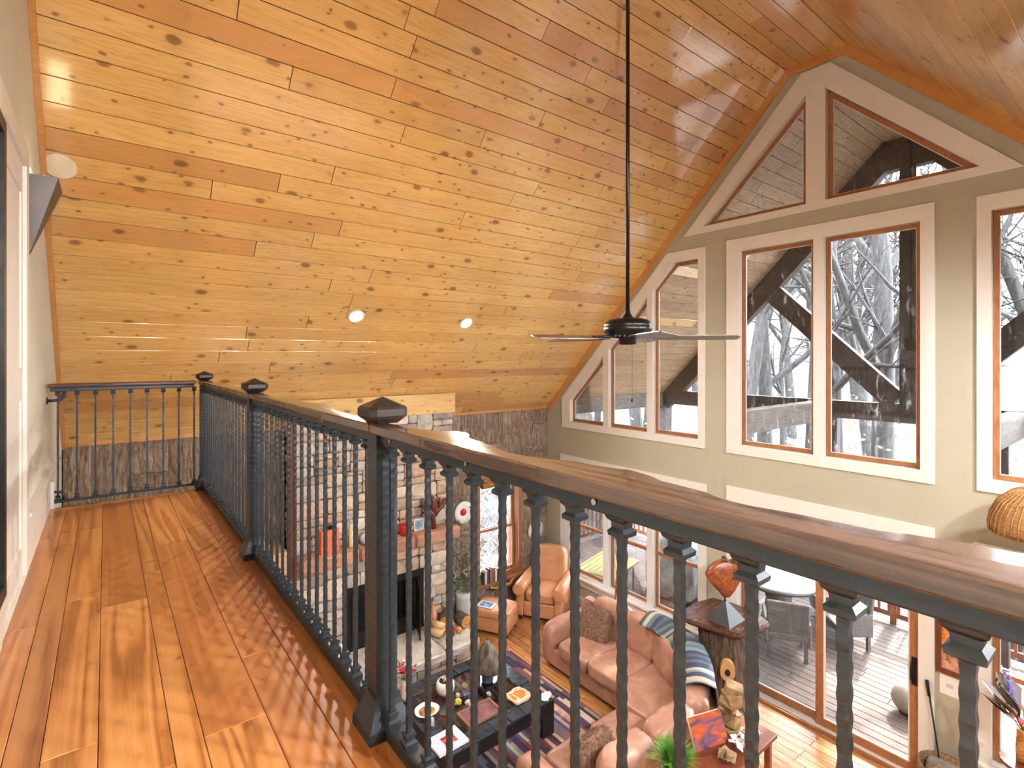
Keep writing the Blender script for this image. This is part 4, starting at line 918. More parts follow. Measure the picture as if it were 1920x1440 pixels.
fv = thing('flower_vase', 'marbled white vase of pink and crimson flowers on the coffee table', 'vase', (2.83, 5.69, TT + .004))
MB().lathe([(.035, 0), (.05, .05), (.062, .13), (.058, .2), (.04, .25), (.045, .265), (.04, .262)], 20).build('vase', ramped('marbled', [(0.3, S(170, 150, 146)), (0.6, S(226, 214, 208))], (1, 1, 1), 14, 5, 0.3, 0.05), fv, True)
bouquet(fv, (.0, .0, .40), 20, ['crimson', 'blush', 'blush', 'pink', 'blush'], .11, 5)
m = MB(); q = random.Random(6)
for i in range(16):
    a = q.uniform(0, 6.28); e = Vector((math.cos(a) * .11, math.sin(a) * .11, .33 + q.uniform(-.04, .05))); m.tube([(0, 0, .25), e * .6 + Vector((0, 0, .12)), e], [.003, .003, .002], 4)
    s_ = Vector((-math.sin(a), math.cos(a), 0)) * .018; d = (e - Vector((0, 0, .25))).normalized() * .06; m.add([e, e + d * .5 + s_, e + d, e + d * .5 - s_], [(0, 1, 2, 3)])
m.build('foliage', M['leaf'], fv)

# ------------------------------------------------------------------ armchair and ottoman
TA = M['leather_tan']
AN = math.atan2(-.52, -.85)   # facing direction
ac = thing('leather_armchair', 'tan leather club armchair with rolled arms in the corner', 'armchair', (6.17, 6.92, 0), AN + PI / 2)
# local: +Y is the back, -Y the front
MB().obox((0, .0, .2), (.56, .78, .24), ch=.02).build('seat_base', TA, ac)
MB().sbox((0, -.07, .41), (.56, .66, .19), 6, 10, wr=.004, seed=21, sag=-.015).build('seat_cushion', M['leather_tan'], ac, True)
MB().sbox((0, .34, .68), (.60, .24, .80), 5, 10, (-.16, 0, 0), .005, 22).build('backrest', TA, ac, True)
for s_ in (-1, 1):
    a = MB().obox((s_ * .345, -.03, .28), (.13, .78, .40), ch=.02).build('arm', TA, ac)
    MB().tube([(s_ * .36, -.43, .52), (s_ * .36, -.2, .535), (s_ * .355, .15, .55), (s_ * .34, .36, .58)], [.105, .105, .1, .09], 18).build('arm_roll', TA, a, True)
    MB().lathe([(.0005, 0), (.098, 0), (.098, .012), (.08, .018), (.0005, .02)], 22).build('arm_facing', TA, a, False, (s_ * .36, -.43, .52), (PI / 2, 0, 0))
    for y in (-.36, .34): MB().tube([(s_ * .34, y, 0), (s_ * .34, y, .09)], [.022, .03], 8).build('foot', M['tableblack'], ac)
ot = thing('leather_ottoman', 'tan leather ottoman with a paper on top in front of the armchair', 'ottoman', (5.13, 7.00, 0), AN + PI / 2)
MB().obox((0, 0, .20), (.62, .50, .26), ch=.025).build('body', TA, ot)
MB().sbox((0, 0, .355), (.64, .53, .15), 6, 10, wr=.003, seed=23).build('top_cushion', TA, ot, True)
for (a, b) in ((-1, -1), (1, -1), (1, 1), (-1, 1)): MB().tube([(a * .26, b * .2, 0), (a * .26, b * .2, .075)], [.02, .026], 8).build('foot', M['tableblack'], ot)
pp = thing('magazine', 'blue and white magazine lying on the tan ottoman', 'magazine', (4.98, 7.05, .434), .5)
MB().obox((0, 0, .004), (.21, .28, .006)).build('pages', M['paper'], pp)
MB().box(-.08, .08, -.1, .1, .0072, .0082).build('cover_print', ramped('blue_print', [(0.4, S(50, 92, 140)), (0.6, S(120, 170, 210)), (0.75, S(230, 236, 240))], (1, 1, 1), 18, 3, 0.4, 0), pp)

# ------------------------------------------------------------------ stump pedestal and burl
st = thing('stump_pedestal', 'tall bark covered tree stump pedestal with a polished slab top beside the sliding door', 'pedestal', (6.40, 3.66, 0))
MB().lathe([(.35, 0), (.345, .05), (.31, .3), (.30, .6), (.31, .9), (.32, 1.07)], 40, wob=.035, seed=9).build('stump', M['stumpbark'], st, True)
tp = [(-.46, .28), (-.40, -.05), (-.28, -.36), (.02, -.44), (.30, -.46), (.42, -.25), (.44, .1), (.36, .38), (.0, .46), (-.3, .42)]
m = MB(); n = len(tp); vs = [(p[0] * .93, p[1] * .93, 1.071) for p in tp] + [(p[0] * 1.0, p[1] * 1.0, 1.11) for p in tp] + [(p[0] * .97, p[1] * .97, 1.15) for p in tp]
m.add(vs, [tuple(range(n)), tuple(range(2*n, 3*n))] + [(k*n+i, k*n+(i+1) % n, (k+1)*n+(i+1) % n, (k+1)*n+i) for k in range(2) for i in range(n)]); m.build('slab_top', M['walnut_x'], st)
kn = MB(); dv = Vector((-.80, -.60, 0)).normalized(); sv2 = Vector((dv.y, -dv.x, 0)); c = dv * .315 + Vector((0, 0, .60))
ring = []
for i in range(20):
    a = 2 * PI * i / 20; r = .115 * (1 + .25 * max(0, math.sin(a)) ** 3); ring.append((math.cos(a) * r * .85, math.sin(a) * r * 1.15))
vs = [c + sv2 * p[0] + Vector((0, 0, p[1])) - dv * (.05 + abs(p[0]) * .25) for p in ring] + [c + sv2 * p[0] * .9 + Vector((0, 0, p[1] * .9)) + dv * .02 for p in ring] + [c + sv2 * p[0] * .35 + Vector((0, 0, p[1] * .3 - .01)) + dv * .024 for p in ring]
kn.add(vs, [(k*20+i, k*20+(i+1) % 20, (k+1)*20+(i+1) % 20, (k+1)*20+i) for k in range(2) for i in range(20)]); knot = kn.build('knot_scar', plain('knot_wood', (196, 150, 94), 0.5), st)
m = MB(); m.add([c + sv2 * p[0] * .36 + Vector((0, 0, p[1] * .31 - .01)) + dv * .023 for p in ring], [tuple(range(20))]); m.build('knot_hole', M['dark'], knot)
bu = thing('burl_sculpture', 'rough burl wood slice sculpture on a black pyramid base on the stump', 'sculpture', (6.32, 3.60, 1.151))
m = MB(); m.add([(-.19, -.17, 0), (.19, -.17, 0), (.19, .17, 0), (-.19, .17, 0), (-.02, -.02, .24), (.02, -.02, .24), (.02, .02, .24), (-.02, .02, .24)], [(3, 2, 1, 0), (4, 5, 6, 7), (0, 1, 5, 4), (1, 2, 6, 5), (2, 3, 7, 6), (3, 0, 4, 7)]); m.build('pyramid_base', M['black'], bu)
MB().tube([(0, 0, .235), (0, 0, .32)], .008, 8).build('pin', M['black'], bu)
out = [(-.02, .29), (-.10, .38), (-.20, .48), (-.25, .58), (-.22, .66), (-.13, .74), (-.02, .78), (.08, .76), (.15, .79), (.22, .74), (.25, .66), (.22, .55), (.17, .46), (.12, .37), (.05, .29)]
m = MB(); n = len(out); rt = Vector((.7877, -.6162, 0)); fw = Vector((.6162, .7877, 0)); vs = []
for (k, d) in ((.86, -.055), (1.0, -.02), (1.0, .03), (.84, .06)):
    for p in out: vs.append(rt * (p[0] * k) + fw * d + Vector((0, 0, .55 + (p[1] - .55) * k)))
m.add(vs, [tuple(range(n)), tuple(range(3*n, 4*n))] + [(k*n+i, k*n+(i+1) % n, (k+1)*n+(i+1) % n, (k+1)*n+i) for k in range(3) for i in range(n)]); m.build('burl', M['burl'], bu, True)
m = MB(); q = random.Random(3)
for i in range(26):
    a = q.uniform(0, 1); m.sbox(tuple(rt * (-.02 + .24 * a) + fw * q.uniform(-.05, .05) + Vector((0, 0, .76 + q.uniform(-.03, .02)))), (.05, .05, .04), 2.5, 2, (q.random(), q.random(), 0))
m.build('bark_edge', M['stumpbark'], bu)
cn = thing('walking_cane', 'slim reddish wooden walking stick leaning on the window sill behind the sofa', 'cane', (6.55, 5.70, 0))
MB().tube([(0, 0, 0), (.10, .004, .75), (.19, .0, 1.3), (.235, .006, 1.60)], [.012, .014, .016, .018], 10).build('shaft', M['burl'], cn, True)
MB().sbox((.245, .006, 1.66), (.045, .05, .13), 2.6, 4, wr=.004, seed=3).build('knob', M['burl'], cn, True)

# ------------------------------------------------------------------ console behind the sofa and its things
co = thing('console_table', 'narrow wooden console table behind the near section of the sofa', 'table', (4.45, 2.72, 0))
MB().obox((0, 0, .73), (1.75, .50, .04), ch=.006).build('table_top', M['redwood'], co)
for (a, b) in ((-1, -1), (1, -1), (1, 1), (-1, 1)): MB().obox((a * .8, b * .19, .355), (.055, .055, .71), ch=.005).build('leg', M['redwood'], co)
MB().box(-.8, .8, -.02, .02, .60, .70).build('stretcher', M['redwood'], co)
gp = thing('grass_plant', 'bushy green grass plant in a dark pot behind the sofa', 'plant', (4.06, 2.80, .7505))
MB().lathe([(.07, 0), (.09, .02), (.11, .14), (.105, .145), (.1, .13)], 20).build('pot', M['tableblack'], gp, True)
m = MB(); q = random.Random(9)
for i in range(520):
    a = q.uniform(0, 6.28); tl = q.uniform(.05, 1.25) ; L = q.uniform(.16, .28); b = Vector((math.cos(a) * q.uniform(0, .07), math.sin(a) * q.uniform(0, .07), .12))
    d = Vector((math.cos(a) * math.sin(tl), math.sin(a) * math.sin(tl), math.cos(tl))); s_ = Vector((-math.sin(a), math.cos(a), 0)) * .004
    p1 = b + d * L * .55; p2 = b + d * L + Vector((0, 0, -.04 * tl)); m.add([b - s_, b + s_, p1 + s_, p1 - s_, p2], [(0, 1, 2, 3), (3, 2, 4)])
tag(m.build('grass_blades', M['grass'], gp), kind='stuff')
hb = thing('picture_book', 'orange and purple landscape picture book propped on the console table', 'book', (4.64, 2.83, .7505), math.radians(-18))
MB().obox((0, 0, .15), (.38, .03, .27), (-.45, 0, 0)).build('pages', M['paper'], hb)
MB().obox((0, -.014 - .004, .157), (.385, .004, .275), (-.45, 0, 0)).build('cover', ramped('canyon_print', [(0.25, S(64, 44, 60)), (0.45, S(120, 86, 110)), (0.6, S(200, 90, 40)), (0.8, S(236, 160, 70))], (1, 1, 2.4), 5, 3, 0.3, 0.0, dist=.8), hb)
sr = thing('folded_sculpture', 'angular bronze folded star sculpture standing on the console table', 'sculpture', (5.02, 2.80, .7505))
q = random.Random(12)
for i in range(6):
    a = i * 1.05; m = MB(); z = .1 + .06 * i
    m.sbox((.03 * math.cos(a), .03 * math.sin(a), z), (.17, .15, .13), 12, 3, (q.uniform(-.6, .6), q.uniform(-.6, .6), a)); m.build('facet_block', M['brass'], sr)
MB().obox((0, 0, .015), (.2, .2, .03), ch=.004).build('foot_plate', M['brass'], sr)
for (x, y, lb, mt) in ((5.06, 2.60, 'crumpled cream wrapping paper on the console table end', 'paper'), (4.84, 2.60, 'crumpled white tissue paper beside the cream paper', 'ceramic'), (4.58, 2.58, 'folded tan kraft bag lying on the console table', 'brass')):
    m = MB(); q = random.Random(int(x * 100))
    for i in range(9): m.obox((q.uniform(-.07, .07), q.uniform(-.05, .05), .05 + q.uniform(0, .05)), (.09, .07, .004), (q.uniform(-1, 1), q.uniform(-1, 1), q.uniform(0, 3)))
    tag(m.build('wrapping_paper', M[mt], None, False, (x, y, .752)), lb, 'paper')
bn = thing('binoculars', 'small black binoculars on the console table by the sofa corner', 'binoculars', (4.74, 2.93, .7505), .4)
for s_ in (-1, 1): MB().tube([(s_ * .03, 0, 0.001), (s_ * .03, 0, .12)], [.03, .02], 12).build('barrel', M['black'], bn, True)
MB().box(-.03, .03, -.01, .01, .05, .08).build('bridge', M['black'], bn)
sb = thing('side_table', 'small round dark side table at the near arm of the sofa', 'table', (2.92, 3.50, 0))
MB().lathe([(.0005, .52), (.22, .52), (.22, .55), (.0005, .55)], 28).build('table_top', M['redwood'], sb)
MB().tube([(0, 0, .02), (0, 0, .52)], .03, 12).build('pedestal', M['redwood'], sb); MB().lathe([(.0005, 0), (.17, 0), (.16, .02), (.0005, .03)], 24).build('foot_disc', M['redwood'], sb)
wb = thing('wooden_bowl', 'amber turned wooden bowl with a pale rim on the side table', 'bowl', (2.98, 3.50, .551))
MB().lathe([(.05, 0), (.1, .03), (.14, .1), (.135, .1), (.09, .04), (.0005, .03)], 28).build('bowl', plain('amber_wood', (206, 112, 46), 0.25), wb, True)
MB().lathe([(.135, .1), (.142, .1), (.142, .112), (.135, .112), (.135, .1)], 28).build('rim', M['lightwood'], wb, True)

# ------------------------------------------------------------------ on the mantel
MZ = 1.882
def on(name, label, cat, x, y, z, rz=0.0): return thing(name, label, cat, (x, y, z), rz)
t = on('coral_box', 'coral orange leather box standing on the mantel', 'box', 2.40, 7.13, MZ, .15)
MB().obox((0, 0, .155), (.26, .10, .31), ch=.006).build('box_body', M['coral'], t); MB().box(-.05, .05, -.02, .02, .3105, .36).build('clasp', M['black'], t)
t = on('painted_bottle', 'tall narrow cream bottle with a blue top on the mantel', 'bottle', 2.71, 7.12, MZ)
MB().lathe([(.03, 0), (.035, .05), (.034, .22), (.03, .30), (.018, .34)], 16).build('bottle_body', plain('cream_glaze', (222, 212, 168), 0.4), t, True); MB().lathe([(.018, .34), (.026, .35), (.024, .38), (.001, .39)], 14).build('stopper', plain('pale_blue', (150, 184, 206), 0.4), t, True)
t = on('white_jar', 'round blue white jar on the mantel behind the newel post', 'jar', 2.93, 7.13, MZ)
MB().lathe([(.05, 0), (.085, .05), (.08, .11), (.05, .14), (.001, .15)], 20).build('jar_body', plain('china_blue_white', (198, 206, 226), 0.3), t, True); MB().ball((0, 0, .155), .014, 8).build('lid_knob', M['ceramic'], t, True)
t = on('red_pot', 'red enamel pot with a wire handle on the mantel', 'pot', 3.53, 7.13, MZ)
MB().lathe([(.06, 0), (.075, .03), (.08, .12), (.083, .16), (.078, .16), (.07, .12)], 22).build('pot_body', M['red'], t, True); MB().lathe([(.0005, .135), (.072, .135), (.0005, .14)], 18).build('candle_wax', plain('dark_red', (120, 20, 26), 0.4), t)
MB().tube([(-.08, 0, .15), (-.07, 0, .22), (0, 0, .26), (.07, 0, .22), (.08, 0, .15)], .005, 6).build('wire_handle', M['red'], t, True)
t = on('carved_driftwood', 'dark red carved driftwood root sculpture on the mantel', 'sculpture', 4.02, 7.12, MZ)
MB().tube([(0, 0, 0), (-.01, 0, .12), (-.03, 0, .22), (-.10, 0, .30), (-.17, 0, .42), (-.19, .01, .50)], [.05, .05, .055, .05, .04, .012], 10).build('stem', M['copper'], t, True)
for P, R in (([(-.02, 0, .2), (.02, 0, .32), (.0, 0, .44), (-.03, 0, .52)], [.05, .055, .05, .01]), ([(0, 0, .2), (.08, 0, .28), (.16, .01, .33), (.2, .0, .40), (.26, 0, .42), (.30, 0, .38)], [.05, .045, .04, .035, .03, .01]), ([(.08, 0, .27), (.12, 0, .4), (.1, 0, .47)], [.04, .035, .008]), ([(-.07, 0, .26), (-.13, -.03, .22), (-.17, -.03, .27)], [.04, .03, .01])):
    MB().tube(P, R, 9).build('branch', M['copper'], t, True)
t = on('horn_ornament', 'curled dark ram horn ornament at the right end of the mantel', 'ornament', 4.28, 7.11, MZ)
MB().tube([(.07 * math.cos(a) * (1 - a / 9), 0, .062 + .058 * math.sin(a) * (1 - a / 9)) for a in [i * .45 - 1.5 for i in range(13)]], [.026 - .0016 * i for i in range(13)], 10).build('horn', M['bronze'], t, True); MB().lathe([(.0005, 0), (.05, 0), (.045, .008), (.0005, .01)], 14).build('foot', M['bronze'], t)
t = on('small_picture', 'small blue grey picture propped behind the driftwood on the mantel', 'picture', 3.80, 7.19, MZ)
MB().obox((0, 0, .085), (.16, .012, .17), (-.12, 0, 0)).build('frame', M['white'], t); MB().obox((0, -.0085, .085), (.13, .004, .14), (-.12, 0, 0)).build('print', ramped('sea_print', [(0.4, S(96, 140, 160)), (0.7, S(206, 216, 218))], (1, 1, 1), 12, 3, .5, 0), t)

# ------------------------------------------------------------------ on the hearth
HZ = 0.374
t = on('twig_bundle', 'cream rolled birch bark bundle on the hearth', 'ornament', 3.88, 6.82, HZ, .4)
for (x, y, z, r) in ((0, 0, .062, .06), (.10, .02, .05, .048), (.05, .0, .15, .05)):
    MB().tube([(x, y - .11, z), (x, y + .11, z)], r, 14).build('roll', M['lightwood'], t, True)
for (x, y, r, mt, lb) in ((4.13, 6.76, .048, 'red', 'red glass ball on the hearth beside the birch rolls'), (4.20, 6.68, .05, 'amber', 'amber glass ball at the front of the hearth'), (4.07, 6.66, .045, 'copper', 'dark red glass ball at the front of the hearth')):
    tag(MB().ball((0, 0, r), r, 16).build('glass_ball', M[mt], None, True, (x, y, HZ + .002)), lb, 'ball')
for (x, y, r, a, lb) in ((4.15, 6.98, .10, -.5, 'thick cut log round standing on the hearth'), (4.36, 6.82, .10, .1, 'cut log round at the right end of the hearth')):
    t = on('log_round', lb, 'log', x, y, HZ + r + .003, a)
    MB().tube([(0, -.10, 0), (0, .10, 0)], r, 20).build('bark_ring', M['stumpbark'], t, True); MB().tube([(0, -.104, 0), (0, -.1005, 0)], r * .92, 20).build('cut_face', M['log'], t)
t = on('tall_bottle', 'brown blush teardrop bottle at the back of the hearth', 'bottle', 3.98, 7.08, HZ)
MB().lathe([(.05, 0), (.075, .06), (.07, .16), (.045, .24), (.02, .32), (.016, .40), (.02, .41)], 20).build('bottle_body', plain('blush_brown', (190, 128, 96), 0.3), t, True); MB().lathe([(.0005, .41), (.014, .41), (.014, .44), (.0005, .445)], 10).build('cork', plain('plum', (110, 40, 50), .5), t, True)
t = on('matchbox_tin', 'small floral tin leaning on the chimney stones', 'tin', 4.30, 7.12, HZ, .1)
MB().obox((0, 0, .11), (.13, .03, .21), (-.1, 0, 0)).build('tin_body', ramped('floral_tin', [(.35, S(60, 60, 60)), (.55, S(200, 120, 110)), (.75, S(226, 210, 196))], (1, 1, 1), 22, 3, .4, 0), t); MB().obox((0, .01, .225), (.135, .034, .02), (-.1, 0, 0)).build('tin_lid', M['white'], t)
t = on('fire_tools', 'cream ceramic animal figurine on the left of the hearth', 'figurine', 2.35, 6.95, HZ)
t.name = 'animal_figurine'
MB().sbox((0, 0, .14), (.28, .12, .16), 2.6, 8, wr=.004, seed=2).build('body', M['ceramic'], t, True); MB().sbox((.15, 0, .24), (.1, .09, .11), 2.4, 6).build('head', M['ceramic'], t, True)
for (a, b) in ((-.09, -.03), (-.09, .03), (.09, -.03), (.09, .03)): MB().tube([(a, b, 0), (a, b, .09)], [.02, .026], 8).build('leg', M['ceramic'], t, True)

# dried flowers in the tall floor vase
t = on('floor_vase', 'tall grey white floor vase of dried grasses and branches beside the fireplace', 'vase', 4.66, 7.20, .0)
MB().lathe([(.0005, 0), (.10, 0), (.115, .03), (.15, .35), (.165, .62), (.16, .72), (.14, .70), (.0005, .69)], 28).build('vase', M['graywhite'], t, True)
q = random.Random(31); m = MB(); m2 = MB()
for i in range(90):
    a = q.uniform(0, 6.28); sp = q.uniform(.05, .34); h = q.uniform(.35, 1.15); e = Vector((math.cos(a) * sp, min(.33, math.sin(a) * sp), .7 + h)); mid = Vector((e.x * .35, e.y * .35, .7 + h * .55))
    m.tube([(math.cos(a) * .04, math.sin(a) * .04, .6), mid, e], [.004, .003, .0015], 4, False)
    for k in range(3):
        f_ = q.uniform(.5, 1); b = mid.lerp(e, f_); d = Vector((q.uniform(-1, 1), q.uniform(-1, 1), q.uniform(-.2, 1))).normalized() * q.uniform(.05, .13)
        m.tube([b, b + d], [.002, .001], 3, False)
        s_ = d.orthogonal().normalized() * .012; m2.add([b + d * .5, b + d * .8 + s_, b + d * 1.3, b + d * .8 - s_], [(0, 1, 2, 3)])
m.build('dried_stems', M['twig'], t); m2.build('dried_leaves', M['dryleaf'], t)
q = random.Random(32); m = MB()
for i in range(60):
    a = q.uniform(0, 6.28); r = q.uniform(.03, .2); b = Vector((math.cos(a) * r, math.sin(a) * r, .72 + q.uniform(0, .22))); d = Vector((math.cos(a), math.sin(a), q.uniform(-.2, 1))).normalized() * .1; s_ = d.orthogonal().normalized() * .02
    m.add([b, b + d * .5 + s_, b + d, b + d * .5 - s_], [(0, 1, 2, 3)])
m.build('green_leaves', M['leaf'], t)

# books on the window sill
q = random.Random(41); x = 5.24; i = 0
BC = [(60, 70, 90), (196, 190, 178), (150, 40, 40), (40, 50, 60), (120, 128, 140), (176, 60, 46), (90, 96, 70), (210, 204, 196), (70, 40, 36), (160, 130, 90), (52, 74, 110), (190, 70, 60)]
names = ['navy', 'cream', 'dark red', 'charcoal', 'steel grey', 'brick red', 'olive', 'ivory', 'brown', 'tan', 'blue', 'coral red']
for i in range(12):
    tk = q.uniform(.022, .042); h = q.uniform(.2, .27); dp = q.uniform(.085, .10)
    b = thing('book', '%s book in the row on the bark wall window sill' % names[i], 'book', (x + tk / 2, YB - .088, BW[2] + .0565), 0, 'books on the window sill')
    MB().box(-tk / 2 + .002, tk / 2 - .002, -dp / 2 + .004, dp / 2, .003, h - .004).build('pages', M['paper'], b)
    MB().box(-tk / 2, -tk / 2 + .0018, -dp / 2, dp / 2, 0, h).box(tk / 2 - .0018, tk / 2, -dp / 2, dp / 2, 0, h).box(-tk / 2, tk / 2, -dp / 2 - .001, -dp / 2 + .003, 0, h).build('cover', plain('book_%s' % names[i].replace(' ', '_'), BC[i], .5), b)
    x += tk + .003
t = on('driftwood_stand', 'twisted driftwood piece below the books on the sill edge', 'driftwood', 5.62, YB - .20, .30)
MB().tube([(-.28, .0, .18), (-.15, -.02, .14), (0, -.03, .17), (.15, -.01, .13), (.26, .03, .2)], [.012, .03, .035, .03, .012], 9).build('branch', M['log'], t, True); MB().tube([(0, -.03, .16), (.05, 0, .05), (.1, .13, -.02)], [.03, .025, .015], 8).build('prong', M['log'], t, True)

# plates on the bark wall
def plate(x, z, r, label, mats, seed):
    t = thing('wall_plate', label, 'plate', (x, YB - .04, z))
    MB().lathe([(.0005, 0), (r * .6, 0), (r, .016), (r, .02), (r * .6, .006), (.0005, .006)], 32).build('plate', M['ceramic'], t, True, None, (PI / 2, 0, 0))
    return t
t = plate(4.88, 1.86, .19, 'white plate with a large red dot hung on the bark wall', None, 1)
MB().lathe([(.0005, .0063), (.065, .0063), (.06, .010), (.0005, .011)], 24).build('red_dot', M['red'], t, True, None, (PI / 2, 0, 0))
MB().tube([(.11, -.012, .07), (.14, -.012, .06), (.16, -.012, .03)], [.012, .01, .004], 6).build('ink_mark', M['black'], t)
t = plate(6.53, 1.80, .18, 'white oval plate hung on the bark wall, upper of the pair by the corner', None, 2); MB().tube([(-.06, -.012, .02), (0, -.0125, .0), (.06, -.012, -.02)], [.004, .006, .003], 6).build('ink_mark', plain('ink_gray', (120, 122, 124)), t)
t = plate(6.52, 1.22, .19, 'white oval plate hung on the bark wall, lower of the pair by the corner', None, 3); MB().tube([(-.05, -.012, .06), (.01, -.0125, .04), (.03, -.012, -.03)], [.004, .006, .003], 6).build('ink_mark', plain('ink_gray', (120, 122, 124)), t)
t = on('pine_cabinet', 'pale wood cabinet against the bark wall left of the fireplace', 'cabinet', 1.45, 7.38, 0)
MB().obox((0, 0, 1.0), (.86, .44, 2.0), ch=.006).build('carcass', M['lightwood'], t)
for s_ in (-1, 1):
    d = MB().obox((s_ * .21, -.229, 1.0), (.41, .016, 1.9), ch=.004).build('door', M['lightwood'], t); MB().ball((s_ * .04, -.25, 1.0), .014, 8).build('knob', M['black'], d, True)

# ------------------------------------------------------------------ right hand wall things
t = on('autumn_picture', 'brown framed autumn picture of three stacked panels beside the sliding door', 'picture', XG - .001, 1.41, 1.28)
MB().holed([(-.13, 0), (.13, 0), (.13, .78), (-.13, .78)], [[(-.095, .04 + .245 * k), (.095, .04 + .245 * k), (.095, .25 + .245 * k), (-.095, .25 + .245 * k)] for k in range(3)], lambda a, b, d: (-.035 + d, a, b), 0.0, 0.034).build('frame', M['redwood'], t)
for k in range(3): MB().box(-.015, -.01, -.094, .094, .041 + .245 * k, .249 + .245 * k).build('panel_print', ramped('autumn_print_%d' % k, [(0.3, S(*((120, 60, 30), (150, 70, 26), (110, 96, 90))[k])), (0.5, S(*((206, 150, 120), (226, 130, 50), (170, 140, 120))[k])), (0.75, S(236, 214, 190))], (1, 1, 1), 16, 4, .4, 0), t)
t = on('switch_plate', 'white paper card pinned below the autumn picture', 'card', XG - .001, 1.44, 1.05); t.name = 'paper_card'
MB().box(-.004, -.001, -.09, .08, 0, .2).build('card', M['paper'], t); MB().box(-.0048, -.0041, -.03, .03, .08, .12).build('faint_print', plain('faint_gray', (206, 198, 196)), t)
t = on('walking_pole', 'black walking pole leaning in the basket by the sliding door', 'pole', 6.68, 1.47, .02)
MB().tube([(0, -.03, .1), (.13, .13, 1.02)], [.006, .009], 8).build('shaft', M['black'], t, True); MB().tube([(.125, .125, .97), (.145, .15, 1.12)], [.014, .016], 10).build('grip', M['black'], t, True)
t = on('wicker_basket', 'woven basket with a looped handle holding blankets by the sliding door', 'basket', 6.60, 1.42, 0)
MB().lathe([(.0005, 0), (.17, 0), (.19, .05), (.215, .30), (.22, .46), (.205, .46), (.195, .3), (.16, .06), (.0005, .05)], 28).build('basket_body', M['basket'], t, True)
MB().tube([(-.2, .08, .42), (-.23, .09, .52), (-.2, .02, .56), (-.21, -.05, .52), (-.19, -.07, .42)], .014, 8).build('loop_handle', M['basket'], t, True)
MB().sbox((.0, .0, .36), (.32, .3, .22), 2.8, 8, wr=.014, seed=5).build('folded_blanket', flat('gray_blanket', S(150, 140, 128), .9, 0, .3, 12), t, True)
fl = thing('flower_stand', 'slim wooden plant stand in front of the right hand window', 'stand', (6.40, .82, 0))
MB().lathe([(.0005, .93), (.17, .93), (.17, .96), (.0005, .96)], 24).build('top', M['redwood'], fl); MB().tube([(0, 0, .02), (0, 0, .93)], .03, 10).build('column', M['redwood'], fl); MB().lathe([(.0005, 0), (.16, 0), (.14, .03), (.0005, .04)], 20).build('foot', M['redwood'], fl)
t = on('bouquet_vase', 'wooden vase of tulips, lilac sprays and taupe leaves in front of the right window', 'vase', 6.40, .82, .9605)
MB().lathe([(.06, 0), (.065, .1), (.055, .28), (.06, .3), (.05, .29)], 20).build('vase', M['log'], t, True)
q = random.Random(61)
for i in range(12):
    a = q.uniform(0, 6.28); e = Vector((math.cos(a) * q.uniform(.08, .2), math.sin(a) * q.uniform(.08, .22), .36 + q.uniform(0, .12)))
    st_ = MB().tube([(0, 0, .25), e * .5 + Vector((0, 0, .16)), e], .004, 5).build('stem', M['leaf'], t)
    MB().lathe([(.004, 0), (.02, .012), (.024, .03), (.014, .055), (.003, .062)], 8, tuple(e)).build('tulip', M['blush'] if i % 3 else M['pink'], st_, True)
for i in range(9):
    a = q.uniform(0, 6.28) if i > 2 else 1.6 + i * .5; d = Vector((math.cos(a) * .7, math.sin(a) * .7, q.uniform(.4, 1.2))).normalized(); b = Vector((0, 0, .32)) + d * .1; s_ = d.cross(Vector((0, 0, 1))).normalized() * .075; up = d.orthogonal() * .02
    m = MB(); m.add([b, b + d * .1 + s_ * .7 + up, b + d * .2 + s_, b + d * .33 + up, b + d * .2 - s_, b + d * .1 - s_ * .7], [(0, 1, 2, 3), (0, 3, 4, 5)]); o = m.build('broad_leaf', M['taupe'], t); mm = o.modifiers.new('t', 'SOLIDIFY'); mm.thickness = .003
for i in range(5):
    a = q.uniform(0, 6.28); m = MB(); b = Vector((math.cos(a) * .06, math.sin(a) * .06, .35)); d = Vector((math.cos(a) * .3, math.sin(a) * .3, 1)).normalized()
    for k in range(34): p = b + d * (.08 + .3 * k / 34) + Vector((q.uniform(-1, 1), q.uniform(-1, 1), 0)) * .02; m.obox(p, (.014, .014, .014), (q.random(), q.random(), q.random()))
    m.build('lilac_spray', M['lilac'], t)
m = MB(); pts = [Vector((.0, .02, .34)), Vector((-.02, .08, .48)), Vector((-.02, .14, .58)), Vector((-.01, .19, .66))]; m.tube(pts, [.004, .003, .003, .002], 5)
for k in range(12): p = pts[1].lerp(pts[3], k / 11); m.ball((p.x, p.y + (-1) ** k * .008, p.z), .009, 6)
m.build('catkin_twig', M['dark'], t)
pd = thing('rattan_pendant', 'woven rattan dome pendant lamp at the right edge before the gable wall', 'lamp', (6.30, .65, 3.02))
m = MB(); prof = [(.39, 0), (.395, .06), (.38, .16), (.33, .27), (.24, .36), (.12, .415), (.03, .43)]
m.lathe([(r * (1 + .008 * (i % 2)), z) for i, (r, z) in enumerate(prof)] + [(.03, .42), (.11, .405), (.23, .35), (.32, .262), (.37, .158), (.385, .06), (.38, 0)], 40); m.build('shade', M['rattan'], pd, True)
m = MB()
for i in range(48):
    a = 2 * PI * i / 48; m.tube([(r * 1.012 * math.cos(a), r * 1.012 * math.sin(a), z) for (r, z) in prof], .006, 5)
m.build('ribs', M['rattan'], pd, True)
MB().tube([(0, 0, .42), (0, 0, ceil_z(.65) - 3.02 - .01)], .004, 6).build('cord', M['black'], pd); MB().lathe([(.05, ceil_z(.65) - 3.02 - .07), (.05, ceil_z(.65) - 3.02 - .02)], 16).build('ceiling_cup', M['black'], pd, True)
MB().ball((0, 0, .2), .045, 12).build('bulb', M['ceramic'], pd, True)

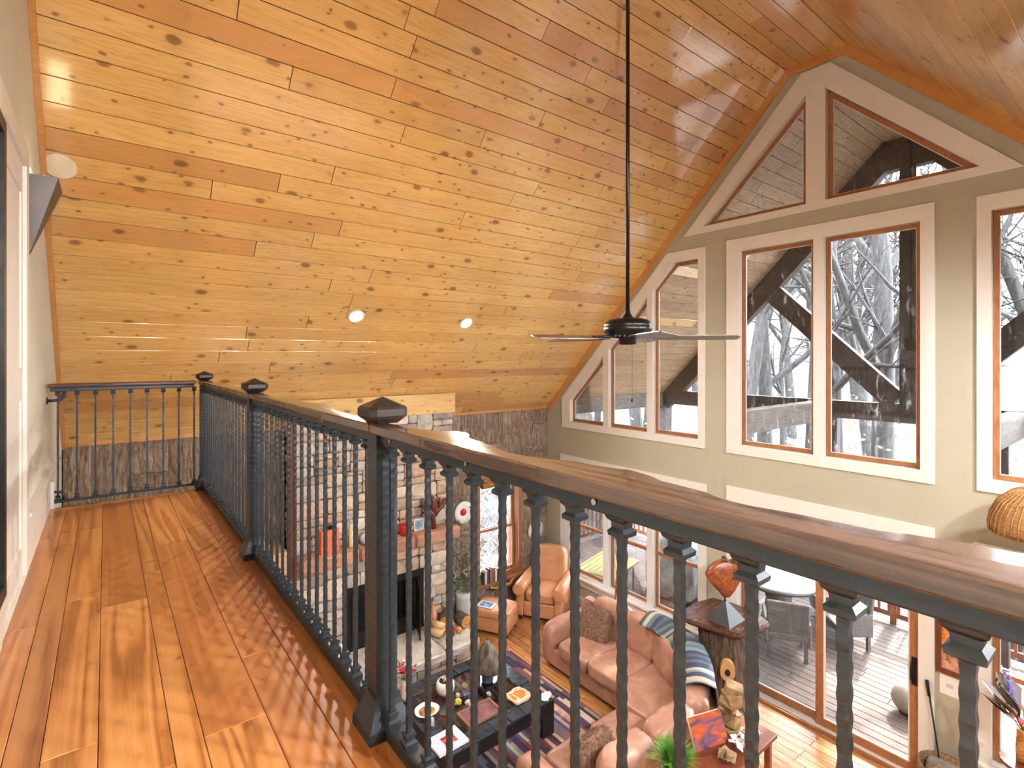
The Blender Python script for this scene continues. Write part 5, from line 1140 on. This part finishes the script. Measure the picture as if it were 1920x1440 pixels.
# ------------------------------------------------------------------ porch roof, truss and deck
PX = 10.5; DZ = -0.05
pc = struct('porch_roof_left', slab((0, YB, ZE), aL, nL, LEN, XG + 0.16, PX + 0.5, 0.0185, 0.16), M['joint'])
boards(pc, M['porch'], (XG + .16, YB, ZE), (1, 0, 0), aL, PX + .5 - XG - .16, LEN, 0.187, (2.2, 4.2), 61)
pt = struct('porch_roof_top', MB().box(XG + .16, PX + .5, YT0 - .02, YT1 + .02, ZT + .0185, ZT + .16), M['joint'])
boards(pt, M['porch'], (XG + .16, YT1, ZT), (1, 0, 0), (0, -1, 0), PX + .5 - XG - .16, YT1 - YT0, 0.175, (2.2, 4.2), 62)
pr = struct('porch_roof_right', slab((0, YT0, ZT), aR, nR, LENR, XG + 0.16, PX + 0.5, 0.0185, 0.16), M['joint'])
boards(pr, M['porch'], (XG + .16, YT0, ZT), (1, 0, 0), aR, PX + .5 - XG - .16, LENR, 0.187, (2.2, 4.2), 63)
ts = thing('porch_truss', 'dark timber king post truss under the porch gable', 'truss', (PX, 2.72, DZ))
def tw(y, z): return (y - 2.72, z - DZ)
def beam(name, P, x0=-.09, x1=.09, mat='timber'): return MB().prism([(x0, *tw(*p)) for p in P], (x1 - x0, 0, 0)).build(name, M[mat], ts)
for s_ in (0, 1):
    mr = (lambda P: P) if s_ == 0 else (lambda P: [(5.44 - y, z) for (y, z) in P])
    beam('rafter', mr([(7.75, 3.0 + .55), (7.75, 3.0 + .02), (7.2, 3.53), (3.04, 7.69), (2.72, 7.69), (2.72, 8.19), (3.07, 8.19)]))
    beam('strut', mr([(4.81, 5.93), (5.04, 5.65), (3.02, 3.66), (2.80, 3.94)]), -.07, .07)
    beam('post', mr([(7.68, DZ), (7.40, DZ), (7.40, 3.45), (7.68, 3.45)]), -.12, .12)
    beam('post', mr([(3.93, DZ), (3.78, DZ), (3.78, 3.45), (3.93, 3.45)]), -.08, .08)
beam('king_post', [(2.835, 3.76), (2.605, 3.76), (2.605, 7.75), (2.835, 7.75)], -.1, .1)
beam('bottom_chord', [(7.75, 3.45), (-2.31, 3.45), (-2.31, 3.76), (7.75, 3.76)], -.1, .1)
for (y, w_, lb) in ((4.02, .2, 'weathered tie beam running from the house to the porch truss, left of the king post'), (1.42, .2, 'weathered tie beam running from the house to the porch truss, right of the king post'), (7.58, .24, 'weathered eave beam along the left side of the porch'), (-2.14, .24, 'weathered eave beam along the right side of the porch')):
    t = thing('porch_beam', lb, 'beam', (8.7, y, 3.40)); z1 = .35 if w_ < .22 else .32
    MB().obox((0.025, 0, z1 / 2), (3.33, w_, z1), ch=.01).build('beam', M['timber_gray'], t)
    MB().obox((-1.64, 0, z1 / 2), (.02, w_ + .04, z1 + .04)).build('hanger', M['black'], t)
dk = struct('floor_deck', MB().box(XG + .155, 10.85, -3.2, 9.2, DZ - .22, DZ - .03), M['dark'])
boards(dk, M['deck'], (10.85, -3.2, DZ), (0, 1, 0), (-1, 0, 0), 12.4, 10.85 - XG - .16, 0.142, (3.0, 5.0), 71, .025, .004, .006, 'deck_board')
def deck_rail(label, loc, rz, L, n):
    t = thing('deck_railing', label, 'railing', loc, rz)
    k = max(2, int(L / 1.8) + 1)
    for i in range(k): MB().obox((L * i / (k - 1), 0, .52), (.09, .09, 1.04), ch=.004).build('post', M['deckrail'], t)
    MB().obox((L / 2, 0, 1.06), (L, .14, .035), ch=.004).build('cap_rail', M['deckrail'], t)
    MB().obox((L / 2, 0, .98), (L, .038, .085)).build('top_rail', M['deckrail'], t); MB().obox((L / 2, 0, .15), (L, .038, .085)).build('bottom_rail', M['deckrail'], t)
    bme = MB().obox((0, 0, .565), (.036, .036, .76)).mesh('baluster'); bme.materials.append(M['deckrail'])
    for i in range(n): o = link('baluster', bme, None, t); o.location = (L * (i + .5) / n, 0, 0)
deck_rail('reddish brown wooden deck railing along the far edge of the deck', (10.72, -3.1, DZ), PI / 2, 12.2, 84)
deck_rail('reddish brown wooden deck railing on the left side of the deck', (7.10, 9.1, DZ), 0, 3.55, 24)
# things on the deck
t = on('slatted_table', 'yellow green slatted folding table on the deck outside the left window', 'table', 7.68, 6.80, DZ, .25)
for i in range(7): MB().obox((0, -.32 + .105 * i, .56), (1.0, .095, .02), ch=.004).build('slat', M['yellowgreen'], t)
MB().holed([(-.55, -.41), (.55, -.41), (.55, .41), (-.55, .41)], [[(-.5, -.37), (.5, -.37), (.5, .37), (-.5, .37)]], lambda a, b, d: (a, b, d), .535, .575).build('rim', M['yellowgreen'], t)
for (a, b) in ((-1, -1), (1, -1), (1, 1), (-1, 1)): MB().tube([(a * .45, b * .32, 0), (a * .45, b * .32, .55)], .016, 8).build('leg', M['plasticgrey'], t)
t = on('covered_grill', 'barbecue grill under a crumpled grey cover on the deck', 'grill', 8.62, 5.95, DZ, .2)
MB().sbox((0, 0, .60), (.70, 1.0, 1.2), 5, 12, wr=.02, seed=7).build('cover', M['plasticgrey'], t, True); MB().obox((0, 0, .06), (.6, .9, .1)).build('wheel_base', M['black'], t)
t = on('kettle_smoker', 'black kettle barbecue on three legs outside the third window', 'grill', 8.45, 5.0, DZ)
MB().lathe([(.0005, .45), (.16, .47), (.26, .56), (.29, .68), (.26, .80), (.16, .90), (.0005, .93)], 26).build('bowl', M['black'], t, True)
for i in range(3): a = i * 2.1 + .4; MB().tube([(.18 * math.cos(a), .18 * math.sin(a), .55), (.3 * math.cos(a), .3 * math.sin(a), 0)], .014, 6).build('leg', M['plasticgrey'], t)
MB().tube([(-.06, 0, .93), (-.05, 0, .98), (.05, 0, .98), (.06, 0, .93)], .01, 6).build('lid_handle', M['deckrail'], t)
t = on('patio_table', 'round grey wicker patio table on the deck', 'table', 9.20, 4.25, DZ)
MB().lathe([(.0005, .72), (.58, .72), (.6, .74), (.6, .765), (.58, .775), (.0005, .775)], 36).build('table_top', flat('table_gray', S(150, 148, 150), .35, .1, .1, 10), t, True)
MB().lathe([(.60, .755), (.615, .735), (.60, .70), (.59, .71)], 36).build('rim', M['rattan_dark'], t, True); MB().lathe([(.30, 0), (.26, .1), (.2, .4), (.26, .7)], 24).build('pedestal', M['rattan_dark'], t, True)
def wicker_chair(label, x, y, rz):
    t = thing('wicker_chair', label, 'chair', (x, y, DZ), rz, 'wicker chairs around the patio table')
    MB().obox((0, 0, .36), (.56, .54, .10), ch=.02).build('seat', M['rattan_dark'], t)
    MB().obox((0, .26, .62), (.58, .06, .56), (-.12, 0, 0), ch=.02).build('backrest', M['rattan_dark'], t)
    for s_ in (-1, 1): MB().obox((s_ * .29, .0, .42), (.05, .54, .36), ch=.015).build('arm', M['rattan_dark'], t)
    for (a, b) in ((-1, -1), (1, -1), (1, 1), (-1, 1)): MB().obox((a * .25, b * .23, .155), (.05, .05, .31), ch=.006).build('leg', M['rattan_dark'], t)
wicker_chair('dark wicker chair with its back to the sliding door', 8.35, 3.75, 2.1)
wicker_chair('dark wicker chair on the far right side of the patio table', 9.38, 3.30, -2.3)
wicker_chair('dark wicker chair on the left of the patio table', 9.30, 5.25, .1)
t = on('fire_bowl', 'dark fire bowl with red rim on the deck by the railing', 'fire bowl', 10.05, 3.72, DZ)
MB().lathe([(.0005, .05), (.2, .06), (.34, .2), (.38, .42), (.36, .42), (.3, .25), (.0005, .2)], 28).build('bowl', plain('slate', (96, 100, 106), .4), t, True); MB().lathe([(.36, .42), (.39, .42), (.39, .45), (.36, .45), (.36, .42)], 28).build('rim', plain('dull_red', (150, 60, 56), .5), t, True); MB().lathe([(.16, 0), (.18, 0), (.2, .06), (.1, .06)], 20).build('foot', M['black'], t, True)
t = on('round_planter', 'round dark stone ball on the deck near the sliding door handle', 'stone ball', 8.15, 2.12, DZ); t.name = 'stone_ball'
MB().ball((0, 0, .19), .19, 20, (1, 1, .95)).build('ball', flat('gray_stone', S(140, 132, 126), .7, 0, .15, 8, .3), t, True); MB().lathe([(.0005, 0), (.1, 0), (.1, .02), (.0005, .021)], 16).build('ring_base', M['black'], t)
t = on('deck_lounger', 'white lattice back deck lounger with a pale blue cushion outside the right window', 'lounger', 8.1, 1.02, DZ, -1.45)
MB().obox((0, -.35, .28), (.62, 1.3, .08), ch=.015).build('cushion', M['bluegray'], t)
m = MB()
for i in range(9): m.obox((-.30 + .075 * i, .36, .58), (.012, .012, .62), (-.3, 0, 0))
for i in range(9): m.obox((0, .28 + .02 * i, .32 + .066 * i), (.62, .012, .012))
m.build('lattice_back', M['white'], t); MB().holed([(-.33, -1.02), (.33, -1.02), (.33, .32), (-.33, .32)], [[(-.28, -.97), (.28, -.97), (.28, .27), (-.28, .27)]], lambda a, b, d: (a, b, d), .2, .24).build('seat_frame', M['white'], t)
for (a, b) in ((-1, -.95), (1, -.95), (1, .25), (-1, .25)): MB().obox((a * .29, b, .1), (.04, .04, .2)).build('leg', M['white'], t)

# ------------------------------------------------------------------ hillside and woods
def gz(x, y):
    r = x - 11 if x > 11 else 0
    ry_ = max(0, y - 9.5)
    h = -1.3 - 0.02 * r + 0.0032 * max(0, r - 8) ** 2 if r < 45 else -1.3 - .9 + .0032 * 37 ** 2 + (r - 45) * .2
    return h + ry_ * 0.42 + 0.35 * math.sin(x * .31 + y * .17) + 0.25 * math.sin(y * .43 - x * .12)
m = MB(); nx, ny = 60, 80; vs = []
for j in range(ny + 1):
    for i in range(nx + 1):
        x = -6 + 96 * i / nx; y = -50 + 120 * j / ny
        vs.append((x, y, gz(x, y) if (x > 10.9 or y > 9.3) else -1.5))
m.add(vs, [(j*(nx+1)+i, j*(nx+1)+i+1, (j+1)*(nx+1)+i+1, (j+1)*(nx+1)+i) for j in range(ny) for i in range(nx)])
hill = m.build('hillside', M['ground'], None, True); hill['kind'] = 'structure'
def tree_mesh(seed, h, r, lean=0.06, depth=3):
    q = random.Random(seed); m = MB()
    def grow(p, d, L, r0, lv):
        n = 6 if lv == 0 else 4; pts = [p]; rr = [r0]; cur = p.copy(); dd = d.copy()
        for i in range(n):
            dd = (dd + Vector((q.uniform(-1, 1), q.uniform(-1, 1), q.uniform(-.3, .6))) * (.07 if lv == 0 else .22)).normalized()
            cur = cur + dd * (L / n); pts.append(cur.copy()); rr.append(r0 * (1 - .75 * (i + 1) / n))
            if lv < depth and (i >= (1 if lv == 0 else 0)):
                for k in range(2 if lv < 2 else 1):
                    a = q.uniform(0, 6.28); b = dd.orthogonal().normalized(); b = Matrix.Rotation(a, 3, dd) @ b
                    grow(cur.copy(), (dd * q.uniform(.5, 1.0) + b * q.uniform(.6, 1.1)).normalized(), L * q.uniform(.3, .5), rr[-1] * .6, lv + 1)
        m.tube(pts, rr, (8, 5, 4, 3)[lv], False)
    grow(Vector((0, 0, -.4)), Vector((q.uniform(-lean, lean), q.uniform(-lean, lean), 1)).normalized(), h, r, 0)
    me = m.mesh('bare_tree', True); me.materials.append(M['tree']); return me
TM = [tree_mesh(100 + k, 13 + k % 4 * 2, .2 + .04 * (k % 3)) for k in range(7)]
def put_tree(x, y, me, s_, rz, label, group=None):
    o = link('bare_tree', me, None); o.location = (x, y, gz(x, y)); o.scale = (s_, s_, s_ * rnd.uniform(.95, 1.15)); o.rotation_euler = (0, 0, rz)
    tag(o, label, 'tree', group)
big = tree_mesh(300, 17, .32, .02)
put_tree(16.6, 5.0, big, 1.0, 0.3, 'thickest bare tree trunk seen left of the king post in the central window')
put_tree(15.4, 5.55, tree_mesh(301, 15, .24, .12), 1.0, 1.2, 'leaning bare trunk just left of the thickest tree in the central window')
put_tree(17.5, 8.4, tree_mesh(302, 15, .28, .05), 1.0, 2.0, 'bare tree framed by the left sash of the central window')
put_tree(14.2, 2.0, tree_mesh(303, 16, .34, .08), 1.0, 2.6, 'dark bare tree at the top of the right edge window')
rt_ = random.Random(77); spots = []
while len(spots) < 100:
    x = rt_.uniform(14, 62); y = rt_.uniform(-14, 46) if rt_.random() < .75 else rt_.uniform(-4, 22)
    a = math.atan2(y, x)
    if x * .05 > y + 3 or (x < 34 and abs(y - 3 - .105 * (x - 9)) < 2.6) or abs(x - 16) < 2 and abs(y - 5) < 2 or any(abs(x - p[0]) + abs(y - p[1]) < 1.4 for p in spots): continue
    spots.append((x, y)); put_tree(x, y, rt_.choice(TM), rt_.uniform(.75, 1.15), rt_.uniform(0, 6.28), 'slender bare grey tree in the hillside woods beyond the deck', 'bare trees of the hillside woods')
for k in range(10):
    x, y = rt_.uniform(5, 12), rt_.uniform(14, 26); put_tree(x, y, rt_.choice(TM), rt_.uniform(.5, .8), rt_.uniform(0, 6), 'bare grey tree on the slope outside the bark wall window', 'bare trees outside the bark wall window')
m = MB(); q = random.Random(91)
for i in range(26000):
    if i % 3: x = q.uniform(11.5, 42); y = q.uniform(-6, 34)
    else: x = q.uniform(3.5, 13); y = q.uniform(9.8, 22)
    b = Vector((x, y, gz(x, y))); d = Vector((q.uniform(-.8, .8), q.uniform(-.8, .8), q.uniform(.3, 1))).normalized() * q.uniform(.4, 2.1); s_ = d.orthogonal().normalized() * q.uniform(.005, .013)
    k = b + d * .55 + Vector((q.uniform(-.15, .15), q.uniform(-.15, .15), 0)); m.add([b - s_, b + s_, k + s_ * .7, k - s_ * .7, b + d], [(0, 1, 2, 3), (3, 2, 4)])
tag(m.build('underbrush', M['twig']), 'pale tangled underbrush covering the hillside beyond the deck', 'underbrush', kind='stuff')
m = MB()
for i in range(2600):
    x = q.uniform(12, 34); y = q.uniform(-5, 28); b = Vector((x, y, gz(x, y) + q.uniform(.1, 4.5) ** 1.0)); d = Vector((q.uniform(-1, 1), q.uniform(-1, 1), q.uniform(-1, 1))).normalized() * .07; s_ = d.orthogonal().normalized() * .04
    m.add([b, b + d + s_, b + d * 2, b + d - s_], [(0, 1, 2, 3)])
tag(m.build('autumn_leaves', M['rust']), 'scattered yellow autumn leaves still hanging in the undergrowth', 'leaves', kind='stuff')
